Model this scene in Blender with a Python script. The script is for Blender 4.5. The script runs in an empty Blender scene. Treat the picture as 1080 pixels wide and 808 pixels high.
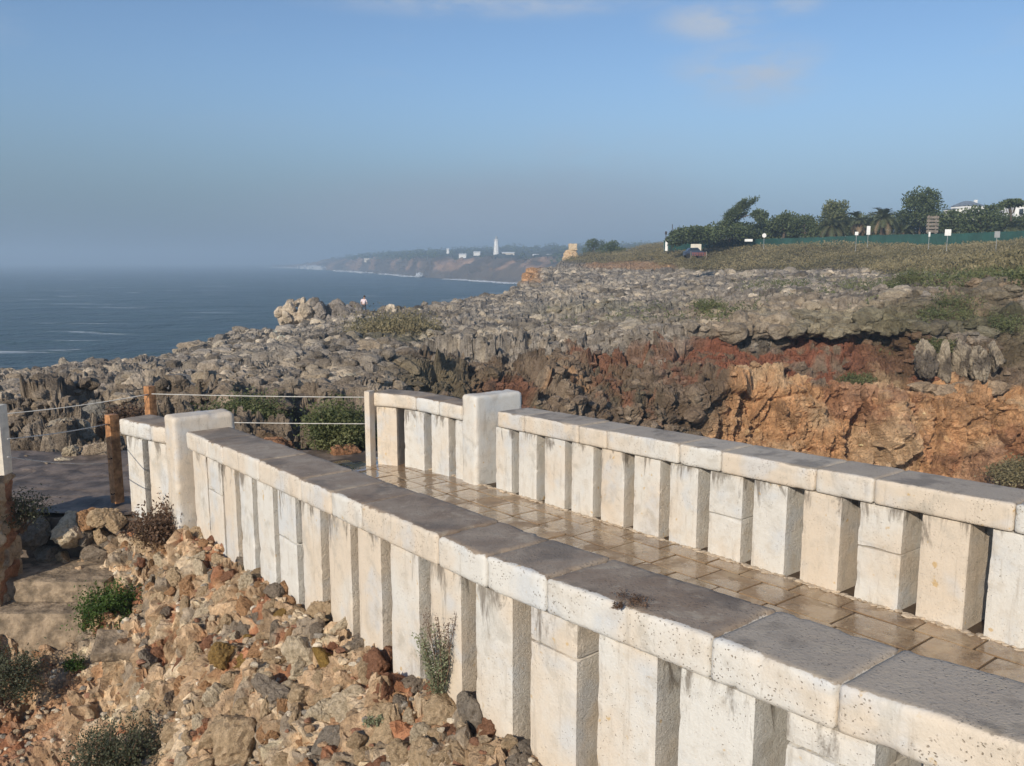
import bpy, math, random
import numpy as np
from mathutils import Vector

# ------------------------------------------------------------------ camera, sky, sun, exposure
SC = bpy.context.scene
COL = SC.collection
FPX = 873.0
PIT = math.atan(129.0 / FPX)
CP, SP = math.cos(PIT), math.sin(PIT)

cam_d = bpy.data.cameras.new("camera")
cam_d.sensor_width = 36.0
cam_d.lens = 36.0 * FPX / 1080.0
cam_d.clip_start = 0.05
cam_d.clip_end = 30000.0
cam = bpy.data.objects.new("camera", cam_d)
COL.objects.link(cam)
cam.location = (0, 0, 0)
cam.rotation_euler = (math.radians(90) - PIT, 0, 0)
SC.camera = cam

SUN_EL = math.radians(25.0)
SUN_H = Vector((-0.46, -0.888, 0)).normalized()
SUN_DIR = Vector((SUN_H.x * math.cos(SUN_EL), SUN_H.y * math.cos(SUN_EL), math.sin(SUN_EL)))
sun_d = bpy.data.lights.new("sun", 'SUN')
sun_d.energy = 5.0
sun_d.angle = math.radians(0.5)
sun_d.color = (1.0, 0.90, 0.75)
sun = bpy.data.objects.new("sun", sun_d)
COL.objects.link(sun)
sun.rotation_euler = SUN_DIR.to_track_quat('Z', 'Y').to_euler()
sun.location = (-20, -30, 30)

world = bpy.data.worlds.new("World")
SC.world = world
world.use_nodes = True
wn, wl = world.node_tree.nodes, world.node_tree.links
wn.clear()
w_out = wn.new("ShaderNodeOutputWorld")
w_bg = wn.new("ShaderNodeBackground")
w_bg.inputs["Strength"].default_value = 0.108
sky = wn.new("ShaderNodeTexSky")
sky.sky_type = 'NISHITA'
sky.sun_disc = False
sky.sun_elevation = SUN_EL
sky.sun_rotation = math.atan2(SUN_H.x, SUN_H.y)
sky.altitude = 10
sky.air_density = 1.1
sky.dust_density = 0.7
sky.ozone_density = 3.0
# thin high cloud and the fog bank lying over the sea
w_tc = wn.new("ShaderNodeTexCoord")
w_sep = wn.new("ShaderNodeSeparateXYZ")
wl.new(w_tc.outputs["Generated"], w_sep.inputs[0])
w_map = wn.new("ShaderNodeMapping")
w_map.inputs["Scale"].default_value = (2.2, 2.2, 9.0)
wl.new(w_tc.outputs["Generated"], w_map.inputs[0])
w_n = wn.new("ShaderNodeTexNoise")
w_n.inputs["Scale"].default_value = 1.7
w_n.inputs["Detail"].default_value = 6
w_n.inputs["Roughness"].default_value = 0.55
wl.new(w_map.outputs[0], w_n.inputs["Vector"])
w_cr = wn.new("ShaderNodeMapRange")
w_cr.interpolation_type = 'SMOOTHSTEP'
for k, v in zip((1, 2, 3, 4), (0.52, 0.80, 0.0, 0.55)):
    w_cr.inputs[k].default_value = v
wl.new(w_n.outputs["Fac"], w_cr.inputs[0])
w_el = wn.new("ShaderNodeMapRange")          # thin clouds stay high up
w_el.interpolation_type = 'SMOOTHSTEP'
for k, v in zip((1, 2, 3, 4), (0.10, 0.30, 0.0, 1.0)):
    w_el.inputs[k].default_value = v
wl.new(w_sep.outputs["Z"], w_el.inputs[0])
w_mul = wn.new("ShaderNodeMath"); w_mul.operation = 'MULTIPLY'
wl.new(w_cr.outputs[0], w_mul.inputs[0]); wl.new(w_el.outputs[0], w_mul.inputs[1])
w_mix = wn.new("ShaderNodeMixRGB")
w_mix.inputs[2].default_value = (4.9, 5.5, 6.5, 1)
w_tint = wn.new("ShaderNodeMixRGB"); w_tint.blend_type = 'MULTIPLY'; w_tint.inputs[0].default_value = 1.0
w_tint.inputs[2].default_value = (1.02, 1.10, 1.22, 1)
wl.new(sky.outputs[0], w_tint.inputs[1])
def w_patch(px, py, rx, rz, k):
    v = py - 404.0
    c = Vector((px - 540.0, FPX * CP - v * SP, -FPX * SP - v * CP)).normalized()
    sb = wn.new("ShaderNodeVectorMath"); sb.operation = 'SUBTRACT'; sb.inputs[1].default_value = c
    nm = wn.new("ShaderNodeVectorMath"); nm.operation = 'NORMALIZE'; wl.new(w_tc.outputs["Generated"], nm.inputs[0])
    wl.new(nm.outputs[0], sb.inputs[0])
    sc_ = wn.new("ShaderNodeVectorMath"); sc_.operation = 'MULTIPLY'; sc_.inputs[1].default_value = (FPX / rx, FPX / rx, FPX / rz)
    wl.new(sb.outputs[0], sc_.inputs[0])
    ln = wn.new("ShaderNodeVectorMath"); ln.operation = 'LENGTH'; wl.new(sc_.outputs[0], ln.inputs[0])
    mr = wn.new("ShaderNodeMapRange"); mr.interpolation_type = 'SMOOTHERSTEP'
    for i, q in zip((1, 2, 3, 4), (0.0, 1.0, k, 0.0)): mr.inputs[i].default_value = q
    wl.new(ln.outputs["Value"], mr.inputs[0]); return mr.outputs[0]
w_n2 = wn.new("ShaderNodeTexNoise"); w_n2.inputs["Scale"].default_value = 14; w_n2.inputs["Detail"].default_value = 7; w_n2.inputs["Roughness"].default_value = 0.6
w_map2 = wn.new("ShaderNodeMapping"); w_map2.inputs["Scale"].default_value = (1, 1, 3); wl.new(w_tc.outputs["Generated"], w_map2.inputs[0]); wl.new(w_map2.outputs[0], w_n2.inputs["Vector"])
w_r2 = wn.new("ShaderNodeMapRange"); w_r2.interpolation_type = 'SMOOTHSTEP'
for i, q in zip((1, 2, 3, 4), (0.33, 0.66, 0.15, 1.0)): w_r2.inputs[i].default_value = q
wl.new(w_n2.outputs["Fac"], w_r2.inputs[0])
w_acc = w_mul.outputs[0]
for a_ in ((790, 76, 110, 46, .85), (750, 22, 80, 30, .85), (520, 2, 260, 22, .65), (840, 5, 40, 16, .5), (620, 190, 190, 75, .30)):
    t_ = wn.new("ShaderNodeMath"); t_.operation = 'MULTIPLY'; wl.new(w_patch(*a_), t_.inputs[0]); wl.new(w_r2.outputs[0], t_.inputs[1])
    u_ = wn.new("ShaderNodeMath"); u_.operation = 'MAXIMUM'; wl.new(w_acc, u_.inputs[0]); wl.new(t_.outputs[0], u_.inputs[1]); w_acc = u_.outputs[0]
wl.new(w_acc, w_mix.inputs[0]); wl.new(w_tint.outputs[0], w_mix.inputs[1])
w_fog = wn.new("ShaderNodeMapRange")
w_fog.interpolation_type = 'SMOOTHERSTEP'
for k, v in zip((1, 2, 3, 4), (-0.02, 0.26, 0.92, 0.0)):
    w_fog.inputs[k].default_value = v
wl.new(w_sep.outputs["Z"], w_fog.inputs[0])
w_fogc = wn.new("ShaderNodeMapRange")        # the bank is denser over the sea (left) than over the land
w_fogc.interpolation_type = 'SMOOTHSTEP'
for k, v in zip((1, 2, 3, 4), (-0.5, 0.55, 0.0, 1.0)):
    w_fogc.inputs[k].default_value = v
wl.new(w_sep.outputs["X"], w_fogc.inputs[0])
w_fc = wn.new("ShaderNodeMixRGB")
w_fc.inputs[1].default_value = (1.40, 2.15, 3.00, 1)
w_fc.inputs[2].default_value = (2.95, 4.3, 6.1, 1)
wl.new(w_fogc.outputs[0], w_fc.inputs[0])
w_mix2 = wn.new("ShaderNodeMixRGB")
wl.new(w_fog.outputs[0], w_mix2.inputs[0]); wl.new(w_mix.outputs[0], w_mix2.inputs[1]); wl.new(w_fc.outputs[0], w_mix2.inputs[2])
w_mist = wn.new("ShaderNodeMixRGB"); w_mist.inputs[2].default_value = (3.2, 3.8, 4.7, 1)
wl.new(w_patch(520, 232, 360, 75, .75), w_mist.inputs[0]); wl.new(w_mix2.outputs[0], w_mist.inputs[1])
wl.new(w_mist.outputs[0], w_bg.inputs["Color"])
wl.new(w_bg.outputs[0], w_out.inputs[0])

SC.view_settings.view_transform = 'Standard'
SC.view_settings.look = 'None'
SC.view_settings.exposure = -0.10
SC.view_settings.gamma = 1.0
SC.view_settings.use_curve_mapping = False
SC.render.engine = 'CYCLES'
SC.cycles.use_denoising = True
SC.cycles.max_bounces = 6
SC.cycles.volume_bounces = 1
SC.cycles.use_adaptive_sampling = True
SC.cycles.adaptive_threshold = 0.02

# ------------------------------------------------------------------ numpy helpers
def vh(i, j, k, seed):
    h = (i.astype(np.int64) * 374761393 + j.astype(np.int64) * 668265263 + k.astype(np.int64) * 2147483647 + seed * 1274126177) & 0xFFFFFFFF
    h = ((h ^ (h >> 13)) * 1274126177) & 0xFFFFFFFF
    h = ((h ^ (h >> 16)) * 2246822519) & 0xFFFFFFFF
    h = h ^ (h >> 15)
    return (h & 0xFFFFFF).astype(np.float64) / 16777215.0

def vnoise(P, seed=0):
    I = np.floor(P).astype(np.int64)
    f = P - I
    u = f * f * (3 - 2 * f)
    r = 0
    for a in (0, 1):
        for b in (0, 1):
            for c in (0, 1):
                w = (u[:, 0] if a else 1 - u[:, 0]) * (u[:, 1] if b else 1 - u[:, 1]) * (u[:, 2] if c else 1 - u[:, 2])
                r = r + w * vh(I[:, 0] + a, I[:, 1] + b, I[:, 2] + c, seed)
    return r * 2 - 1

def fbm(P, octs=4, seed=0, gain=0.5):
    r = 0; a = 1.0; q = np.array(P, float); s = 0
    for o in range(octs):
        r = r + a * vnoise(q, seed + o * 17); s += a
        q = q * 2.03 + 11.3; a *= gain
    return r / s

def voro(P, seed=0):
    I = np.floor(P).astype(np.int64)
    N = len(P)
    F1 = np.full(N, 9.0); F2 = np.full(N, 9.0); best = np.zeros((N, 3)); bid = np.zeros(N)
    for a in (-1, 0, 1):
        for b in (-1, 0, 1):
            for c in (-1, 0, 1):
                i, j, k = I[:, 0] + a, I[:, 1] + b, I[:, 2] + c
                C = np.stack([i + vh(i, j, k, seed), j + vh(i, j, k, seed + 1), k + vh(i, j, k, seed + 2)], 1)
                D = P - C
                d = np.sqrt((D * D).sum(1))
                m = d < F1
                F2 = np.where(m, F1, np.minimum(F2, d))
                F1 = np.where(m, d, F1)
                best[m] = D[m]
                bid[m] = vh(i, j, k, seed + 7)[m]
    return F1, F2, best, bid

def sstep(x, a, b):
    t = np.clip((x - a) / (b - a), 0, 1)
    return t * t * (3 - 2 * t)

def rockd(P, size, seed, an=(1, 1, 1), warp=0.35, crev=0.16, depth=0.55):
    """blocky fractured relief: every cell of a warped Voronoi is a tilted facet, with a crack round it"""
    Q = P * np.array(an) / size
    W = np.stack([fbm(Q * 1.3, 2, seed + 31), fbm(Q * 1.3 + 50, 2, seed + 32), fbm(Q * 1.3 + 90, 2, seed + 33)], 1)
    Q = Q + W * warp
    F1, F2, D, b = voro(Q, seed)
    T = np.stack([np.modf(b * 91.7)[0], np.modf(b * 57.3)[0], np.modf(b * 33.1)[0]], 1) * 2 - 1
    h = (b - 0.5) * 0.70 + (D * T).sum(1) * 0.60
    c = sstep(F2 - F1, 0.0, crev)
    return size * (h * c - (1 - c) * depth), b

def ratio(py):
    v = py - 404.0
    return (-FPX * SP - v * CP) / (FPX * CP - v * SP)

def W(px, py, Y):
    """pixel of the photograph + distance in metres -> point of the place"""
    v = py - 404.0
    return np.array([(px - 540.0) / (FPX * CP - v * SP) * Y, Y, ratio(py) * Y])

def Wz(px, Y, z):
    r = z / Y
    v = -FPX * (SP + r * CP) / (CP - r * SP)
    return np.array([(px - 540.0) / (FPX * CP - v * SP) * Y, Y, z])

def proj(P):
    P = np.atleast_2d(P)
    dep = P[:, 1] * CP - P[:, 2] * SP
    up = P[:, 1] * SP + P[:, 2] * CP
    return 540 + FPX * P[:, 0] / dep, 404 - FPX * up / dep

# ------------------------------------------------------------------ object helpers
def mesh_np(name, V, F, mats=(), parent=None, midx=None, smooth=False, col=None, col2=None):
    me = bpy.data.meshes.new(name)
    V = np.asarray(V, np.float32)
    Fs = F if isinstance(F, list) else [F]
    Fs = [np.asarray(f, np.int32) for f in Fs if len(f)]
    me.vertices.add(len(V)); me.vertices.foreach_set("co", V.ravel())
    nl = sum(f.size for f in Fs); nf = sum(len(f) for f in Fs)
    me.loops.add(nl); me.polygons.add(nf)
    me.loops.foreach_set("vertex_index", np.concatenate([f.ravel() for f in Fs]))
    tot = np.concatenate([np.full(len(f), f.shape[1], np.int32) for f in Fs])
    st = np.concatenate([[0], np.cumsum(tot)[:-1]]).astype(np.int32)
    me.polygons.foreach_set("loop_start", st)
    me.polygons.foreach_set("loop_total", tot)
    if midx is not None:
        me.polygons.foreach_set("material_index", np.asarray(midx, np.int32))
    for m in (mats if isinstance(mats, (list, tuple)) else [mats]):
        me.materials.append(m)
    me.polygons.foreach_set("use_smooth", np.full(nf, smooth, bool))
    me.update(calc_edges=True)
    if col is not None:
        a = me.color_attributes.new("col", 'FLOAT_COLOR', 'POINT')
        c = np.ones((len(V), 4), np.float32); c[:, :3] = col
        a.data.foreach_set("color", c.ravel())
    o = bpy.data.objects.new(name, me)
    COL.objects.link(o)
    if parent is not None:
        o.parent = parent
    return o

class MB:
    """collects shapes for one mesh object"""
    def __init__(self): self.V = []; self.F = {}; self.n = 0; self.M = {}; self.C = []
    def add(self, V, F, m=0, c=None):
        V = np.asarray(V, float)
        for f in (F if isinstance(F, list) else [F]):
            f = np.asarray(f)
            if not len(f): continue
            k = f.shape[1]
            self.F.setdefault(k, []).append(f + self.n)
            self.M.setdefault(k, []).append(np.full(len(f), m))
        self.V.append(V); self.n += len(V)
        self.C.append(np.ones((len(V), 3)) * (c if c is not None else (1, 1, 1)))
        return self
    def build(self, name, mats, parent=None, smooth=False, col=False, off=None):
        V = np.concatenate(self.V)
        if off is not None: V = V - np.asarray(off)
        ks = sorted(self.F)
        return mesh_np(name, V, [np.concatenate(self.F[k]) for k in ks], mats, parent,
                       np.concatenate([np.concatenate(self.M[k]) for k in ks]), smooth,
                       np.concatenate(self.C) if col else None)

def tag(o, label=None, cat=None, group=None, kind=None):
    if label: o["label"] = label
    if cat: o["category"] = cat
    if group: o["group"] = group
    if kind: o["kind"] = kind
    return o

def empty(name, loc, label, cat, group=None):
    o = bpy.data.objects.new(name, None)
    COL.objects.link(o)
    o.location = loc
    return tag(o, label, cat, group)

def tube(pts, radii, n=8, cap=True):
    pts = np.asarray(pts, float); K = len(pts)
    radii = np.ones(K) * radii
    V = []
    for i in range(K):
        t = pts[min(i + 1, K - 1)] - pts[max(i - 1, 0)]
        t = t / (np.linalg.norm(t) + 1e-9)
        a = np.cross(t, (0, 0, 1)) if abs(t[2]) < 0.9 else np.cross(t, (1, 0, 0))
        a /= np.linalg.norm(a); b = np.cross(t, a)
        for k in range(n):
            w = 2 * math.pi * k / n
            V.append(pts[i] + radii[i] * (math.cos(w) * a + math.sin(w) * b))
    F = []
    for i in range(K - 1):
        for k in range(n):
            F.append((i * n + k, i * n + (k + 1) % n, (i + 1) * n + (k + 1) % n, (i + 1) * n + k))
    out = [np.array(F)]
    if cap:
        V.append(pts[0]); V.append(pts[-1])
        T = []
        for k in range(n):
            T.append((K * n, (k + 1) % n, k)); T.append((K * n + 1, (K - 1) * n + k, (K - 1) * n + (k + 1) % n))
        out.append(np.array(T))
    return np.array(V), out

def box(c, s, R=None):
    V = np.array([[x, y, z] for z in (-.5, .5) for y in (-.5, .5) for x in (-.5, .5)]) * np.array(s)
    if R is not None: V = V @ np.array(R).T
    return V + np.array(c), np.array([(0, 2, 3, 1), (4, 5, 7, 6), (0, 1, 5, 4), (2, 6, 7, 3), (0, 4, 6, 2), (1, 3, 7, 5)])

def rbox(L, step=0.03, r=0.015):
    """worn block: subdivided box with rounded edges, centred; returns V,F,face normals axis id"""
    L = np.array(L, float)
    n = np.maximum(2, np.ceil(L / step).astype(int))
    idx = {}; V = []; F = []; A = []
    def vid(i, j, k):
        key = (i, j, k)
        if key not in idx:
            idx[key] = len(V); V.append((i / n[0] - .5, j / n[1] - .5, k / n[2] - .5))
        return idx[key]
    for ax in range(3):
        u, v = [(1, 2), (2, 0), (0, 1)][ax]
        for side in (0, 1):
            for a in range(n[u]):
                for b in range(n[v]):
                    q = []
                    for da, db in ((0, 0), (1, 0), (1, 1), (0, 1)):
                        c = [0, 0, 0]; c[ax] = n[ax] * side; c[u] = a + da; c[v] = b + db
                        q.append(vid(*c))
                    F.append(q if side else q[::-1]); A.append(ax * 2 + side)
    V = np.array(V) * L
    inner = np.maximum(L / 2 - r, 0)
    Q = np.clip(V, -inner, inner)
    D = V - Q
    l = np.linalg.norm(D, axis=1, keepdims=True)
    V = np.where(l > 1e-9, Q + D / np.maximum(l, 1e-9) * r, V)
    return V, np.array(F), np.array(A)

def ico(level):
    import bmesh
    bm = bmesh.new()
    bmesh.ops.create_icosphere(bm, subdivisions=level, radius=1.0)
    V = np.array([v.co[:] for v in bm.verts]); F = np.array([[v.index for v in f.verts] for f in bm.faces])
    bm.free()
    return V, F
ICO = {k: ico(k) for k in (2, 3, 4, 5)}

def rock(level, rng, planes=11, rough=0.07, fine=0.02):
    """a broken stone: sphere cut by random planes, then roughened"""
    V, F = ICO[level]
    N = rng.normal(size=(planes, 3)); N /= np.linalg.norm(N, axis=1, keepdims=True)
    D = rng.uniform(0.55, 0.95, planes)
    dot = V @ N.T
    r = np.min(np.where(dot > 0.05, D / np.maximum(dot, 0.05), 9.0), axis=1)
    r = np.minimum(r, 1.15)
    P = V * r[:, None]
    o = rng.uniform(0, 100, 3)
    r2 = fbm(P * 2.0 + o, 3, 5) * rough * 2 + fbm(P * 7 + o, 2, 9) * fine * 2
    if level >= 3:
        F1, F2, _, b = voro(P * 2.4 + o, 3)
        r2 = r2 - 0.10 * (1 - sstep(F2 - F1, 0, 0.14)) + (b - .5) * 0.06
    return P * (1 + r2[:, None]), F

def rotm(rng):
    q = rng.normal(size=4); q /= np.linalg.norm(q); w, x, y, z = q
    return np.array([[1-2*(y*y+z*z), 2*(x*y-z*w), 2*(x*z+y*w)], [2*(x*y+z*w), 1-2*(x*x+z*z), 2*(y*z-x*w)], [2*(x*z-y*w), 2*(y*z+x*w), 1-2*(x*x+y*y)]])

def leaves(P, size, rng, aspect=0.45, up=0.0, var=0.4):
    """one small folded rhombus per point"""
    N = len(P)
    a = rng.normal(size=(N, 3)); a[:, 2] += up; a /= np.linalg.norm(a, axis=1, keepdims=True)
    b = np.cross(a, rng.normal(size=(N, 3))); b /= np.linalg.norm(b, axis=1, keepdims=True) + 1e-9
    s = (size * (1 + var * rng.uniform(-1, 1, N)))[:, None]
    P = np.asarray(P)
    V = np.stack([P, P + a * s * .5 + b * s * aspect * .5, P + a * s, P + a * s * .5 - b * s * aspect * .5], 1).reshape(-1, 3)
    return V, np.arange(4 * N).reshape(-1, 4)

# ------------------------------------------------------------------ material helpers
def newmat(name):
    m = bpy.data.materials.new(name); m.use_nodes = True
    nt = m.node_tree; nt.nodes.clear()
    out = nt.nodes.new("ShaderNodeOutputMaterial"); b = nt.nodes.new("ShaderNodeBsdfPrincipled")
    nt.links.new(b.outputs[0], out.inputs[0])
    return m, nt, b

class NT:
    def __init__(s, nt): s.nt = nt
    def n(s, t, **kw):
        x = s.nt.nodes.new(t)
        for k, v in kw.items():
            setattr(x, k, v)
        return x
    def link(s, a, b): s.nt.links.new(a, b)
    def coord(s, scale=(1, 1, 1), kind="Object"):
        tc = s.n("ShaderNodeTexCoord"); mp = s.n("ShaderNodeMapping"); mp.inputs["Scale"].default_value = scale
        s.link(tc.outputs[kind], mp.inputs[0]); return mp.outputs[0]
    def noise(s, vec, scale, detail=5, rough=0.55, dist=0.0):
        x = s.n("ShaderNodeTexNoise"); x.inputs["Scale"].default_value = scale; x.inputs["Detail"].default_value = detail
        x.inputs["Roughness"].default_value = rough; x.inputs["Distortion"].default_value = dist
        s.link(vec, x.inputs["Vector"]); return x.outputs["Fac"]
    def vor(s, vec, scale, feature='F1', out="Distance"):
        x = s.n("ShaderNodeTexVoronoi", feature=feature); x.inputs["Scale"].default_value = scale
        s.link(vec, x.inputs["Vector"]); return x.outputs[out]
    def rng(s, v, a, b, c=0.0, d=1.0):
        x = s.n("ShaderNodeMapRange", interpolation_type='SMOOTHSTEP')
        for k, q in zip((1, 2, 3, 4), (a, b, c, d)): x.inputs[k].default_value = q
        s.link(v, x.inputs[0]); return x.outputs[0]
    def mix(s, f, a, b, mode='MIX'):
        x = s.n("ShaderNodeMixRGB", blend_type=mode)
        for i, q in ((0, f), (1, a), (2, b)):
            if isinstance(q, (int, float)): x.inputs[i].default_value = q
            elif isinstance(q, tuple): x.inputs[i].default_value = (*q, 1)
            else: s.link(q, x.inputs[i])
        return x.outputs[0]
    def math(s, op, a, b=0.0):
        x = s.n("ShaderNodeMath", operation=op)
        for i, q in ((0, a), (1, b)):
            if isinstance(q, (int, float)): x.inputs[i].default_value = q
            else: s.link(q, x.inputs[i])
        return x.outputs[0]
    def bump(s, h, dist, strength=1.0, prev=None):
        x = s.n("ShaderNodeBump"); x.inputs["Distance"].default_value = dist; x.inputs["Strength"].default_value = strength
        s.link(h, x.inputs["Height"])
        if prev is not None: s.link(prev, x.inputs["Normal"])
        return x.outputs[0]

def mat_rock(name, fine=9.0, bump=0.05, attr=True, base=(0.3, 0.27, 0.24), spots=0.5, rand=False, rough=0.9):
    m, nt, b = newmat(name); g = NT(nt)
    vec = g.coord()
    if attr:
        a = g.n("ShaderNodeAttribute", attribute_name="col"); c = a.outputs["Color"]
    else:
        rgb = g.n("ShaderNodeRGB"); rgb.outputs[0].default_value = (*base, 1); c = rgb.outputs[0]
    if rand:
        oi = g.n("ShaderNodeObjectInfo")
        add = g.n("ShaderNodeVectorMath", operation='ADD'); mul = g.n("ShaderNodeVectorMath", operation='SCALE')
        g.link(oi.outputs["Location"], mul.inputs[0]); mul.inputs["Scale"].default_value = 7.0
        g.link(vec, add.inputs[0]); g.link(mul.outputs[0], add.inputs[1]); vec = add.outputs[0]
        c = g.mix(g.math('MULTIPLY', oi.outputs["Random"], 0.28), c, (0.34, 0.22, 0.13))
    n1 = g.noise(vec, fine * 0.35, 6, 0.6)
    n2 = g.noise(vec, fine * 2.2, 5, 0.65)
    c = g.mix(g.rng(n1, 0.35, 0.68), c, g.mix(1.0, c, (0.62, 0.60, 0.57), 'MULTIPLY'))
    c = g.mix(g.math('MULTIPLY', g.rng(n2, 0.52, 0.70), spots), c, g.mix(1.0, c, (1.7, 1.65, 1.55), 'MULTIPLY'))
    c = g.mix(g.math('MULTIPLY', g.rng(n2, 0.47, 0.34), spots), c, g.mix(1.0, c, (0.40, 0.38, 0.38), 'MULTIPLY'))
    g.link(c, b.inputs["Base Color"])
    b.inputs["Roughness"].default_value = rough
    b.inputs["Specular IOR Level"].default_value = 0.25
    v1 = g.vor(vec, fine * 0.8)
    h = g.math('ADD', g.math('MULTIPLY', v1, 0.6), n2)
    nrm = g.bump(h, bump, 0.9)
    nrm = g.bump(g.noise(vec, fine * 7, 3, 0.6), bump * 0.25, 0.8, nrm)
    g.link(nrm, b.inputs["Normal"])
    return m

def mat_plain(name, c, rough=0.6, var=0.25, scale=8.0, metal=0.0, bump=0.0, spec=0.4):
    m, nt, b = newmat(name); g = NT(nt)
    vec = g.coord()
    n1 = g.noise(vec, scale, 5, 0.6)
    k = g.rng(n1, 0.3, 0.7, 1 - var, 1 + var)
    comb = g.n("ShaderNodeCombineXYZ")
    for i in range(3): g.link(k, comb.inputs[i])
    g.link(g.mix(1.0, c, comb.outputs[0], 'MULTIPLY'), b.inputs["Base Color"])
    b.inputs["Roughness"].default_value = rough; b.inputs["Metallic"].default_value = metal
    b.inputs["Specular IOR Level"].default_value = spec
    if bump: g.link(g.bump(n1, bump), b.inputs["Normal"])
    return m

def mat_leaf(name, c1, c2, scale=3.0, trans=0.25, rough=0.55):
    m, nt, b = newmat(name); g = NT(nt)
    vec = g.coord()
    n1 = g.noise(vec, scale, 3, 0.6); geo = g.n("ShaderNodeNewGeometry")
    f = g.math('ADD', g.math('MULTIPLY', g.rng(n1, 0.35, 0.65), 0.55), g.math('MULTIPLY', geo.outputs["Random Per Island"], 0.45))
    c = g.mix(f, c1, c2)
    g.link(c, b.inputs["Base Color"]); b.inputs["Roughness"].default_value = rough
    b.inputs["Specular IOR Level"].default_value = 0.25
    tr = g.n("ShaderNodeBsdfTranslucent"); g.link(c, tr.inputs[0])
    mx = g.n("ShaderNodeMixShader"); mx.inputs[0].default_value = trans
    g.link(b.outputs[0], mx.inputs[1]); g.link(tr.outputs[0], mx.inputs[2])
    out = [x for x in nt.nodes if x.type == 'OUTPUT_MATERIAL'][0]
    g.link(mx.outputs[0], out.inputs[0])
    return m

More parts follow.
